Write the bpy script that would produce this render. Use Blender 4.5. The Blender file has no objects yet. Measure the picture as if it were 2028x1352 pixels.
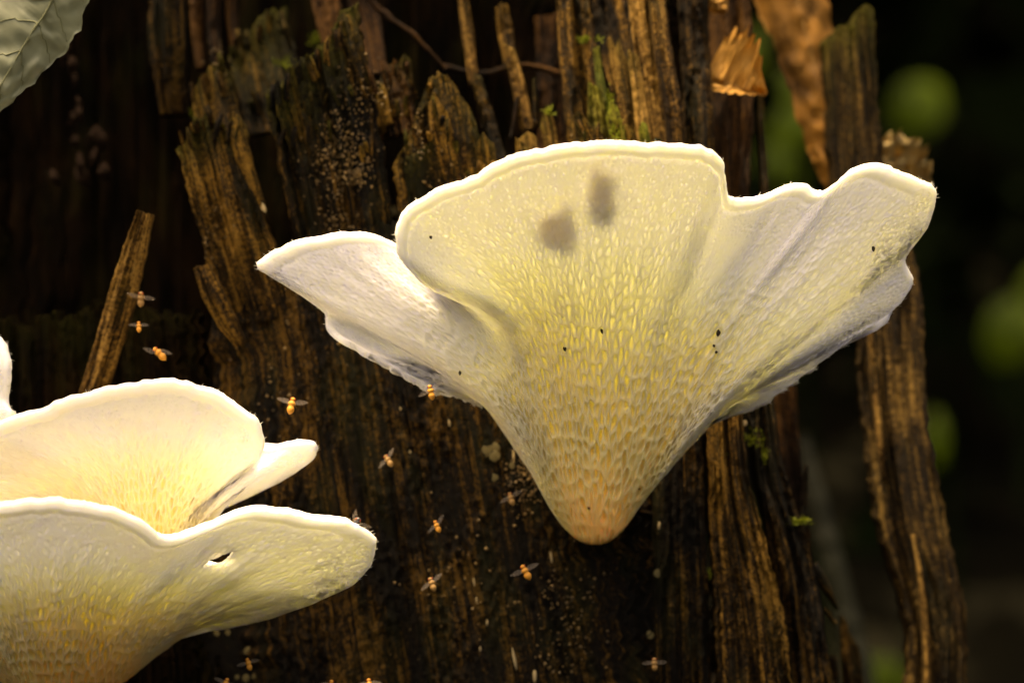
import bpy, math, random
import numpy as np
from mathutils import Vector, Matrix

# ------------------------------------------------------------------ camera, sky, sun, exposure
D = 0.563                                   # camera to the plane of the big mushroom, metres
PX = 1e-4                                   # one photograph pixel on that plane
scene = bpy.context.scene
COL = scene.collection
cam_d = bpy.data.cameras.new('camera')
cam = bpy.data.objects.new('camera', cam_d)
COL.objects.link(cam)
cam.location = (0, -D, 0)
cam.rotation_euler = (math.radians(90), 0, 0)
cam_d.sensor_width = 36.0
cam_d.lens = 36.0 * D / (2028 * PX)
cam_d.clip_start = 0.01
cam_d.clip_end = 200
cam_d.dof.use_dof = True
cam_d.dof.focus_distance = D - 0.004
cam_d.dof.aperture_fstop = cam_d.lens / 9.0
scene.camera = cam

SUN = Vector((-0.20, -0.11, 0.95)).normalized()          # towards the sun
world = bpy.data.worlds.new('World')
scene.world = world
world.use_nodes = True
wn = world.node_tree
sky = wn.nodes.new('ShaderNodeTexSky')
sky.sky_type = 'NISHITA'
sky.sun_disc = False
sky.sun_elevation = math.asin(SUN.z)
sky.sun_rotation = math.atan2(SUN.x, SUN.y)
sky.air_density = 1.0
sky.dust_density = 10.0
sky.ozone_density = 0.0
wn.links.new(sky.outputs[0], wn.nodes['Background'].inputs[0])
wn.nodes['Background'].inputs[1].default_value = 0.13
sd = bpy.data.lights.new('sun', 'SUN')
sd.energy = 3.1
sd.angle = math.radians(0.53)
sd.color = (1.0, 0.93, 0.80)
sun = bpy.data.objects.new('sun', sd)
COL.objects.link(sun)
sun.rotation_euler = SUN.to_track_quat('Z', 'Y').to_euler()
scene.view_settings.view_transform = 'Standard'
scene.view_settings.look = 'None'
scene.view_settings.gamma = 1
scene.view_settings.exposure = 1.6
scene.view_settings.use_white_balance = True
scene.view_settings.white_balance_temperature = 10200
scene.render.engine = 'CYCLES'
scene.cycles.use_denoising = True
scene.cycles.max_bounces = 8
scene.cycles.transparent_max_bounces = 8

random.seed(7)
rng = np.random.default_rng(7)

# ------------------------------------------------------------------ helpers
def W(px, py, mm):
    """photograph pixel at a depth of mm millimetres behind the plane of the big mushroom"""
    y = mm * 1e-3
    k = PX * (D + y) / D
    return Vector(((px - 1014) * k, y, (676 - py) * k))

def Wn(a):
    a = np.asarray(a, float)
    y = a[..., 2] * 1e-3
    k = PX * (D + y) / D
    return np.stack([(a[..., 0] - 1014) * k, y, (676 - a[..., 1]) * k], -1)

def h01(ix, iy, seed=0):
    x = (np.asarray(ix).astype(np.int64) * 374761393 + np.asarray(iy).astype(np.int64) * 668265263 + seed * 974634877) & 0xffffffff
    x = ((x ^ (x >> 13)) * 1274126177) & 0xffffffff
    x = ((x ^ (x >> 16)) * 2246822519) & 0xffffffff
    x = x ^ (x >> 15)
    return (x & 0xffffff) / float(0xffffff)

def vn(x, y, seed=0):
    x = np.asarray(x, float); y = np.asarray(y, float)
    x, y = np.broadcast_arrays(x, y)
    ix = np.floor(x); iy = np.floor(y)
    fx = x - ix; fy = y - iy
    fx = fx * fx * (3 - 2 * fx); fy = fy * fy * (3 - 2 * fy)
    a = h01(ix, iy, seed); b = h01(ix + 1, iy, seed)
    c = h01(ix, iy + 1, seed); d = h01(ix + 1, iy + 1, seed)
    return (a * (1 - fx) + b * fx) * (1 - fy) + (c * (1 - fx) + d * fx) * fy

def sstep(a, b, x):
    t = np.clip((x - a) / (b - a), 0, 1)
    return t * t * (3 - 2 * t)

def hermite(P, kn, t):
    """P (n,...) at knots kn, evaluated at t"""
    P = np.asarray(P, float); kn = np.asarray(kn, float)
    n = len(kn)
    m = np.zeros_like(P)
    for i in range(n):
        a, b = max(i - 1, 0), min(i + 1, n - 1)
        m[i] = (P[b] - P[a]) / (kn[b] - kn[a])
    i = np.clip(np.searchsorted(kn, t, side='right') - 1, 0, n - 2)
    h = kn[i + 1] - kn[i]
    u = (t - kn[i]) / h
    sh = (-1,) + (1,) * (P.ndim - 1)
    u = u.reshape(sh); hh = h.reshape(sh)
    return ((2*u**3 - 3*u**2 + 1) * P[i] + (u**3 - 2*u**2 + u) * hh * m[i]
            + (-2*u**3 + 3*u**2) * P[i+1] + (u**3 - u**2) * hh * m[i+1])

def mesh_np(name, verts, quads=None, tris=None, ngons=(), smooth=True):
    me = bpy.data.meshes.new(name)
    verts = np.asarray(verts, np.float32).reshape(-1, 3)
    me.vertices.add(len(verts))
    me.vertices.foreach_set('co', verts.ravel())
    loops, starts = [], []
    n = 0
    for arr, k in ((quads, 4), (tris, 3)):
        if arr is not None and len(arr):
            arr = np.asarray(arr, np.int32).reshape(-1, k)
            loops.append(arr.ravel()); starts.append(n + np.arange(len(arr), dtype=np.int32) * k); n += arr.size
    for g in ngons:
        loops.append(np.asarray(g, np.int32)); starts.append(np.array([n], np.int32)); n += len(g)
    loops = np.concatenate(loops); starts = np.concatenate(starts)
    me.loops.add(len(loops)); me.loops.foreach_set('vertex_index', loops)
    me.polygons.add(len(starts)); me.polygons.foreach_set('loop_start', starts)
    me.update(calc_edges=True)
    me.validate()
    if smooth:
        me.polygons.foreach_set('use_smooth', np.ones(len(me.polygons), bool))
    return me

def fattr(me, name, vals):
    a = me.attributes.new(name, 'FLOAT', 'POINT')
    a.data.foreach_set('value', np.asarray(vals, np.float32).ravel())

def vattr(me, name, vals):
    a = me.attributes.new(name, 'FLOAT_VECTOR', 'POINT')
    a.data.foreach_set('vector', np.asarray(vals, np.float32).ravel())

def link(name, data, mat=None, parent=None, label=None, cat=None, group=None, kind=None):
    o = bpy.data.objects.new(name, data)
    COL.objects.link(o)
    if mat and data is not None:
        if not data.materials: data.materials.append(mat)
    if parent: o.parent = parent
    if label: o['label'] = label
    if cat: o['category'] = cat
    if group: o['group'] = group
    if kind: o['kind'] = kind
    return o

def empty(name, loc, label, cat, group=None):
    o = link(name, None, label=label, cat=cat, group=group)
    o.location = loc
    o.empty_display_size = 0.01
    return o

def put(o, parent):
    """parent an object whose mesh is in world coordinates"""
    o.parent = parent
    o.matrix_parent_inverse = Matrix.Translation(parent.location).inverted()

def grid_quads(nu, nv, close_u=False, off=0):
    i, j = np.meshgrid(np.arange(nu if close_u else nu - 1), np.arange(nv - 1), indexing='ij')
    i2 = (i + 1) % nu
    return np.stack([i * nv + j, i2 * nv + j, i2 * nv + j + 1, i * nv + j + 1], -1).reshape(-1, 4) + off

def tube(path, radii, n=7, cap=True):
    """verts, quads, ngons of a tapered tube along world points"""
    P = np.asarray([tuple(p) for p in path], float)
    T = np.gradient(P, axis=0); T /= np.linalg.norm(T, axis=1)[:, None] + 1e-12
    ref = np.array([0.13, 0.9, 0.31])
    U = np.cross(T, ref); U /= np.linalg.norm(U, axis=1)[:, None] + 1e-12
    V = np.cross(T, U)
    r = np.asarray(radii, float)
    a = np.arange(n) * 2 * math.pi / n
    v = P[None] + r[None, :, None] * (np.cos(a)[:, None, None] * U[None] + np.sin(a)[:, None, None] * V[None])
    q = grid_quads(n, len(P), True)
    ng = [[i * len(P) for i in range(n)], [i * len(P) + len(P) - 1 for i in range(n)][::-1]] if cap else []
    return v.reshape(-1, 3), q, ng

# ------------------------------------------------------------------ materials
def new_mat(name):
    m = bpy.data.materials.new(name)
    m.use_nodes = True
    nt = m.node_tree
    return m, nt, nt.nodes['Principled BSDF']

def N(nt, typ, **kw):
    n = nt.nodes.new(typ)
    for k, v in kw.items(): setattr(n, k, v)
    return n

def ramp(nt, stops, fac):
    r = nt.nodes.new('ShaderNodeValToRGB')
    el = r.color_ramp.elements
    while len(el) < len(stops): el.new(0.5)
    for e, (p, c) in zip(el, stops):
        e.position = p
        e.color = (c[0], c[1], c[2], 1)
    nt.links.new(fac, r.inputs[0])
    return r

def noise(nt, vec, scale, detail=4, rough=0.55):
    n = nt.nodes.new('ShaderNodeTexNoise')
    n.inputs['Scale'].default_value = scale
    n.inputs['Detail'].default_value = detail
    n.inputs['Roughness'].default_value = rough
    nt.links.new(vec, n.inputs['Vector'])
    return n

def mul_vec(nt, vec, s):
    m = N(nt, 'ShaderNodeVectorMath', operation='MULTIPLY')
    nt.links.new(vec, m.inputs[0]); m.inputs[1].default_value = s
    return m.outputs[0]

def mixc(nt, fac, a, b):
    m = N(nt, 'ShaderNodeMix', data_type='RGBA')
    if isinstance(fac, (int, float)): m.inputs[0].default_value = fac
    else: nt.links.new(fac, m.inputs[0])
    for k, c in ((6, a), (7, b)):
        if isinstance(c, tuple): m.inputs[k].default_value = (*c, 1)
        else: nt.links.new(c, m.inputs[k])
    return m.outputs[2]

def math_n(nt, op, a, b=None, clamp=False):
    m = N(nt, 'ShaderNodeMath', operation=op, use_clamp=clamp)
    for k, c in enumerate((a, b)):
        if c is None: continue
        if isinstance(c, (int, float)): m.inputs[k].default_value = c
        else: nt.links.new(c, m.inputs[k])
    return m.outputs[0]

def wood_mat(name, dark, mid, light, moss=(0.062, 0.058, 0.006), green=0.35, rough=0.55, grey=0.18, spec=0.10):
    m, nt, b = new_mat(name)
    at = N(nt, 'ShaderNodeAttribute', attribute_name='fib')
    v = at.outputs['Vector']                       # across mm, along mm, seed
    fib = noise(nt, mul_vec(nt, v, (0.9, 0.035, 1)), 1.0, 5, 0.65)
    fine = noise(nt, mul_vec(nt, v, (3.2, 0.10, 1)), 1.0, 3, 0.6)
    blot = noise(nt, mul_vec(nt, v, (0.10, 0.045, 1)), 1.0, 3, 0.5)
    grain = noise(nt, mul_vec(nt, v, (1.6, 1.3, 1)), 1.0, 4, 0.7)
    f = math_n(nt, 'ADD', math_n(nt, 'MULTIPLY', fib.outputs[0], 0.6), math_n(nt, 'MULTIPLY', fine.outputs[0], 0.4))
    f = math_n(nt, 'ADD', f, math_n(nt, 'MULTIPLY', math_n(nt, 'SUBTRACT', blot.outputs[0], 0.5), 0.55))
    f = math_n(nt, 'ADD', f, math_n(nt, 'MULTIPLY', math_n(nt, 'SUBTRACT', grain.outputs[0], 0.5), 0.55))
    col = ramp(nt, [(0.42, dark), (0.53, mid), (0.65, light)], f).outputs[0]
    # a thin green film in patches along the grain
    gp = noise(nt, mul_vec(nt, v, (0.13, 0.04, 1.7)), 1.0, 3, 0.5)
    gm = math_n(nt, 'MULTIPLY', ramp(nt, [(0.50, (0, 0, 0)), (0.66, (1, 1, 1))], gp.outputs[0]).outputs[0], green)
    col = mixc(nt, gm, col, (moss[0] * .5, moss[1] * .6, moss[2]))
    # grey crust patches
    lp = noise(nt, mul_vec(nt, v, (0.22, 0.14, 2.3)), 1.0, 5, 0.7)
    lm = math_n(nt, 'MULTIPLY', ramp(nt, [(0.64, (0, 0, 0)), (0.72, (1, 1, 1))], lp.outputs[0]).outputs[0], grey)
    col = mixc(nt, lm, col, (0.06, 0.062, 0.045))
    am = N(nt, 'ShaderNodeAttribute', attribute_name='moss')
    mm = math_n(nt, 'MULTIPLY', am.outputs['Fac'], ramp(nt, [(0.35, (0, 0, 0)), (0.6, (1, 1, 1))], grain.outputs[0]).outputs[0], True)
    col = mixc(nt, mm, col, moss)
    nt.links.new(col, b.inputs['Base Color'])
    b.inputs['Roughness'].default_value = rough + .1
    b.inputs['Specular IOR Level'].default_value = spec
    bump = N(nt, 'ShaderNodeBump')
    bump.inputs['Strength'].default_value = 0.9
    bump.inputs['Distance'].default_value = 0.0011
    hgt = math_n(nt, 'ADD', math_n(nt, 'MULTIPLY', fine.outputs[0], 0.6), math_n(nt, 'MULTIPLY', grain.outputs[0], 0.7))
    nt.links.new(hgt, bump.inputs['Height'])
    nt.links.new(bump.outputs[0], b.inputs['Normal'])
    return m

M_face = wood_mat('dark_wet_wood', (0.0013, 0.0008, 0.0003), (0.0066, 0.0034, 0.0008), (0.088, 0.045, 0.0082), green=0.15)
M_slab = wood_mat('rotten_wood', (0.0022, 0.0012, 0.0004), (0.028, 0.0140, 0.0030), (0.21, 0.110, 0.0220), green=0.12)
M_pale = wood_mat('weathered_wood', (0.012, 0.006, 0.0018), (0.115, 0.059, 0.0140), (0.36, 0.205, 0.058), green=0.2, rough=0.6)
M_red = wood_mat('red_brown_wood', (0.004, 0.0017, 0.0005), (0.026, 0.0105, 0.0024), (0.085, 0.038, 0.009), green=0.0, grey=0.0)
M_mossy = wood_mat('mossy_wood', (0.02, 0.014, 0.003), (0.08, 0.06, 0.010), (0.20, 0.17, 0.03), moss=(0.18, 0.20, 0.02), green=0.9, grey=0.1)
M_black = wood_mat('shade_black_wood', (0.001, 0.0007, 0.0004), (0.004, 0.0022, 0.0010), (0.012, 0.006, 0.0022), green=0.1, grey=0.1, rough=0.85, spec=0.03)  # near-black copy of the wood, shade of the hollow put into the colour

def cap_mat():
    m, nt, b = new_mat('mushroom_flesh')
    at = N(nt, 'ShaderNodeAttribute', attribute_name='radial')
    geo = N(nt, 'ShaderNodeTexCoord')
    nz = noise(nt, geo.outputs['Object'], 60, 3, 0.5)
    f = math_n(nt, 'ADD', at.outputs['Fac'], math_n(nt, 'MULTIPLY', math_n(nt, 'SUBTRACT', nz.outputs[0], 0.5), 0.18))
    col = ramp(nt, [(0.0, (0.82, 0.640, 0.25)), (0.25, (0.87, 0.735, 0.39)), (0.5, (0.93, 0.85, 0.62)), (0.74, (0.962, 0.935, 0.845)), (0.95, (0.97, 0.955, 0.90))], f)
    nt.links.new(col.outputs[0], b.inputs['Base Color'])
    b.inputs['Roughness'].default_value = 0.55
    b.inputs['Specular IOR Level'].default_value = 0.25
    b.inputs['Subsurface Weight'].default_value = 1.0
    b.inputs['Subsurface Radius'].default_value = (1.0, 1.0, 0.64)
    b.inputs['Subsurface Scale'].default_value = 0.0034
    return m
M_cap = cap_mat()

def plain(name, color, rough=0.6, spec=0.3, trans=0.0, scale=200, var=0.35, alpha=None):
    m, nt, b = new_mat(name)
    tc = N(nt, 'ShaderNodeTexCoord')
    nz = noise(nt, tc.outputs['Object'], scale, 4, 0.6)
    lo = tuple(c * (1 - var) for c in color); hi = tuple(min(1, c * (1 + var)) for c in color)
    r = ramp(nt, [(0.3, lo), (0.7, hi)], nz.outputs[0])
    nt.links.new(r.outputs[0], b.inputs['Base Color'])
    b.inputs['Roughness'].default_value = rough + .1
    b.inputs['Specular IOR Level'].default_value = spec
    out = nt.nodes['Material Output']
    sh = b.outputs[0]
    if trans:
        t = N(nt, 'ShaderNodeBsdfTranslucent')
        nt.links.new(r.outputs[0], t.inputs[0])
        mx = N(nt, 'ShaderNodeMixShader'); mx.inputs[0].default_value = trans
        nt.links.new(sh, mx.inputs[1]); nt.links.new(t.outputs[0], mx.inputs[2]); sh = mx.outputs[0]
    if alpha is not None:
        t = N(nt, 'ShaderNodeBsdfTransparent')
        mx = N(nt, 'ShaderNodeMixShader'); mx.inputs[0].default_value = alpha
        nt.links.new(t.outputs[0], mx.inputs[1]); nt.links.new(sh, mx.inputs[2]); sh = mx.outputs[0]
    nt.links.new(sh, out.inputs[0])
    return m

M_hair = plain('margin_hair', (0.85, 0.82, 0.70), trans=0.4)
M_speck = plain('dirt', (0.02, 0.011, 0.005), scale=900)
M_crumb = plain('wood_crumbs', (0.12, 0.072, 0.022), scale=500, var=0.7, rough=0.4, spec=0.6)
M_disc = plain('blurred_drip', (0.13, 0.105, 0.045), trans=0.3, scale=600)  # pale colour imitates out-of-focus highlights of drips
M_grain = plain('pale_grain', (0.34, 0.26, 0.14), scale=700)
M_flake = plain('pink_grey_flake', (0.016, 0.010, 0.007), scale=400, var=0.5, rough=1.0, spec=0.02)
M_moss = plain('moss_green', (0.17, 0.20, 0.02), trans=0.35, scale=300)
M_fly = plain('fly_body_orange', (0.62, 0.27, 0.045), scale=1500, rough=0.4, var=0.3)
M_flydark = plain('fly_body_dark', (0.03, 0.025, 0.022), scale=1500, rough=0.3, spec=0.6)
M_flybrown = plain('fly_body_brown', (0.30, 0.17, 0.06), scale=1500, rough=0.4)
M_eye = plain('fly_eye', (0.30, 0.04, 0.02), scale=800, rough=0.3)
M_wing = plain('fly_wing', (0.60, 0.50, 0.42), rough=0.35, trans=0.3, scale=700, alpha=0.10)
M_leafgrey = plain('glossy_grey_green_leaf', (0.27, 0.29, 0.19), rough=0.35, spec=0.6, trans=0.2, scale=60)
M_leafvein = plain('leaf_vein', (0.17, 0.18, 0.10), rough=0.5, scale=100)
M_leaftan = plain('dry_tan_leaf', (0.42, 0.215, 0.050), rough=0.6, trans=0.35, scale=120, var=0.3)
M_leafbrown = plain('dry_brown_leaf', (0.25, 0.115, 0.022), rough=0.55, trans=0.30, scale=90, var=0.9)
M_leafpale = plain('dry_pale_leaf', (0.55, 0.40, 0.18), rough=0.6, trans=0.3, scale=90, var=0.4)
M_veintan = plain('dry_leaf_vein', (0.30, 0.16, 0.045), scale=200)
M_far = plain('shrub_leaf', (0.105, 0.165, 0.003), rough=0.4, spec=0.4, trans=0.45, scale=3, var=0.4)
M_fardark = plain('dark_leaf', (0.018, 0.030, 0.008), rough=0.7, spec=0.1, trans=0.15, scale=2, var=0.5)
M_stem2 = plain('sapling_bark', (0.013, 0.014, 0.006), scale=30)
M_scrap = plain('thin_leaf_scrap', (0.62, 0.52, 0.26), trans=0.85, scale=300)
M_post = wood_mat('split_plank_wood', (0.004, 0.0022, 0.0008), (0.034, 0.0185, 0.0045), (0.17, 0.098, 0.026), green=0.1)
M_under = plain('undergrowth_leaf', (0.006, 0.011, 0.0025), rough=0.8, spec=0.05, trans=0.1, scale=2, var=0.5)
M_stem = plain('plant_stem', (0.016, 0.02, 0.007), scale=20)
M_ground = plain('forest_soil', (0.005, 0.0045, 0.0025), scale=8, var=0.6, rough=0.95, spec=0.05)

# ------------------------------------------------------------------ setting: forest floor
def build_ground():
    n = 90
    s = np.linspace(-1, 1, n)
    a = np.sign(s) * np.abs(s) ** 2.2 * 60
    X, Y = np.meshgrid(a, a, indexing='ij')
    Z = -0.62 + 0.05 * (vn(X * 2 + 50, Y * 2 + 50, 3) - .5) + np.clip(Y - 2.5, 0, 8) * 0.42 + np.clip(Y - 12, 0, 60) * 0.10
    me = mesh_np('ground', np.stack([X, Y, Z], -1), grid_quads(n, n))
    link('ground', me, M_ground, kind='structure')
build_ground()

# ------------------------------------------------------------------ wood pieces
def fibre(a, b, seed):
    h = 0.50 * vn(a * 0.75 + 3.1, b * 0.022, seed) + 0.30 * vn(a * 1.9, b * 0.05, seed + 1) + 0.20 * vn(a * 4.2, b * 0.13, seed + 2)
    return h - 0.5

def plank(name, path, hw, th, mat, parent, seed, top=None, jag=14, fib=0.9, du=0.38, dl=0.8, moss=0.0, crack=0.5,
          rough=0.25, bow=0.35, extra=None, label=None, layer=0.7):
    """a split piece of wood: path of (px,py,mm), half widths in px, thickness mm; top = [(u, drop px)] outline of the broken end"""
    P = Wn(path)
    seg = np.linalg.norm(np.diff(P, axis=0), axis=1)
    kn = np.concatenate([[0], np.cumsum(seg)]); L = kn[-1]
    wd = np.asarray(hw, float) * PX * (D + np.asarray(path)[:, 2] * 1e-3) / D
    Wmm = 2 * wd.max() * 1e3; Lmm = L * 1e3
    nu = int(np.clip(Wmm / du, 7, 520)); nl = int(np.clip(Lmm / dl, 14, 420))
    u = np.linspace(0, 1, nu)
    drop = np.interp(u, [p[0] for p in top], [p[1] for p in top]) if top else np.zeros(nu)
    a_mm = u * Wmm
    aw = a_mm + 0.8 * (vn(a_mm * 1.3, 0.7, seed + 4) - .5)
    j = 0.45 * h01(np.floor(aw * 0.45), seed, 3) + 0.35 * h01(np.floor(aw * 1.1), seed, 4) + 0.35 * vn(a_mm * 2.6, 0.5, seed + 5)
    drop = (drop + jag * j) * PX
    s0 = np.clip(drop / L, 0, 0.92)
    sl = np.linspace(0, 1, nl) ** 1.15
    S = s0[:, None] + (1 - s0[:, None]) * sl[None]                    # (nu, nl)
    C = hermite(P, kn, (S * L).ravel()).reshape(nu, nl, 3)
    wv = np.interp((S * L).ravel(), kn, wd).reshape(nu, nl)
    ss = np.linspace(0, 1, 40)
    Cs = hermite(P, kn, ss * L); Ts = np.gradient(Cs, axis=0); Ts /= np.linalg.norm(Ts, axis=1)[:, None]
    lat = np.stack([-Ts[:, 2], 0 * ss, Ts[:, 0]], -1)
    lat /= np.linalg.norm(lat, axis=1)[:, None]
    LT = np.stack([np.interp(S.ravel(), ss, lat[:, k]) for k in range(3)], -1).reshape(nu, nl, 3)
    front = np.array([0, -1.0, 0])
    A = a_mm[:, None] + 0 * S; B = S * Lmm
    h = fibre(A, B, seed) * fib * 2
    h += rough * (vn(A * 1.1, B * 0.9, seed + 8) - .5) * 2 * vn(A * 0.15, B * 0.12, seed + 9)
    c3 = vn(A * 0.6 + 0.4 * vn(A * .3, B * .2, seed + 16), B * 0.05 + 0.25 * h01(np.floor(aw * 1.1), seed, 6)[:, None], seed + 15)
    h += layer * (0.9 * sstep(.46, .50, c3) + 0.7 * sstep(.60, .63, c3) - .6)
    if crack:
        c = vn(A * 0.33 + 0.35 * vn(A * 0.2, B * 0.06, seed + 12), B * 0.010, seed + 11)
        h -= crack * 3.0 * sstep(0.70, 0.80, c)
        c2 = vn(A * 0.9, B * 0.016, seed + 13)
        h -= crack * 1.2 * sstep(0.74, 0.82, c2)
    if extra is not None: h = h + extra(A, B, u[:, None] + 0 * S, S)
    prof = 1 - bow * np.abs(2 * u - 1) ** 2.2
    edge = 0.06 * (vn(B * 0.25, 3.3 + 0 * B, seed + 20) - .5) + 0.05 * (vn(B * 0.9, 1.3 + 0 * B, seed + 21) - .5)
    uu = (2 * u - 1)[:, None] * (1 + edge * np.abs(2 * u - 1)[:, None] ** 2 * 2)
    F = C + LT * (uu * wv)[..., None] + front * ((th * 0.5 * prof)[:, None, None] + h[..., None]) * 1e-3
    Bk = C + LT * (uu * wv)[..., None] - front * (th * 0.5 * prof)[:, None, None] * 1e-3
    V = np.concatenate([F, Bk[::-1]], 0)                             # loop of 2nu
    q = grid_quads(2 * nu, nl, True)
    i = np.arange(nu - 1)
    f0 = i * nl; f1 = (i + 1) * nl; b0 = (2 * nu - 1 - i) * nl; b1 = (2 * nu - 2 - i) * nl
    capt = np.stack([f1, f0, b0, b1], -1)
    capb = np.stack([f0, f1, b1, b0], -1) + nl - 1
    me = mesh_np(name, V, np.concatenate([q[:, ::-1], capt[:, ::-1], capb[:, ::-1]]))
    fa = np.concatenate([np.stack([A, B, 0 * A + seed * 3.7], -1), np.stack([A, B + 31, 0 * A + seed * 3.7 + 9], -1)[::-1]], 0)
    vattr(me, 'fib', fa)
    dist = (S - s0[:, None]) * Lmm
    ms = moss * np.exp(-dist / (2.5 + 5 * vn(a_mm * 0.3, 0.2, seed + 30)[:, None]))
    fattr(me, 'moss', np.concatenate([ms, ms[::-1]], 0))
    o = link(name, me, mat, label=label)
    if parent: put(o, parent)
    return o

stump = empty('rotten_stump', W(900, 1500, 60), 'dark rotten tree stump with splintered broken top carrying the white mushrooms', 'stump')

def face_extra(A, B, u, S):
    # broad steps between the old plates of the trunk
    t = vn(A * 0.055 + 0.6 * vn(A * .02, B * .02, 90), B * 0.008, 91)
    h = 1.4 * sstep(0.42, 0.50, t) + 1.0 * sstep(0.58, 0.64, t) - 1.5
    h += 1.2 * (vn(A * 0.05, B * 0.03, 92) - .5)
    h -= 16 * (1 - sstep(.0, .22, u))
    return h

# wall inside the hollow, behind everything
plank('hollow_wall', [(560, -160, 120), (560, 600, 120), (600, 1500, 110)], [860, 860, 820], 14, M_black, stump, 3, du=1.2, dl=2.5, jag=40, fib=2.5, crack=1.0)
# the broad front of the trunk
plank('trunk_face', [(720, 430, 47), (790, 760, 44), (900, 1430, 44)], [410, 450, 490], 14, M_face, stump, 11,
      top=[(0, 330), (.07, 260), (.13, 60), (.2, 5), (.3, 0), (.5, 0), (.62, 10), (.8, 30), (1, 10)], jag=40, fib=0.42, du=0.32, dl=0.6, crack=0.28, rough=0.7, bow=0.25, extra=face_extra, layer=0.3)

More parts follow.
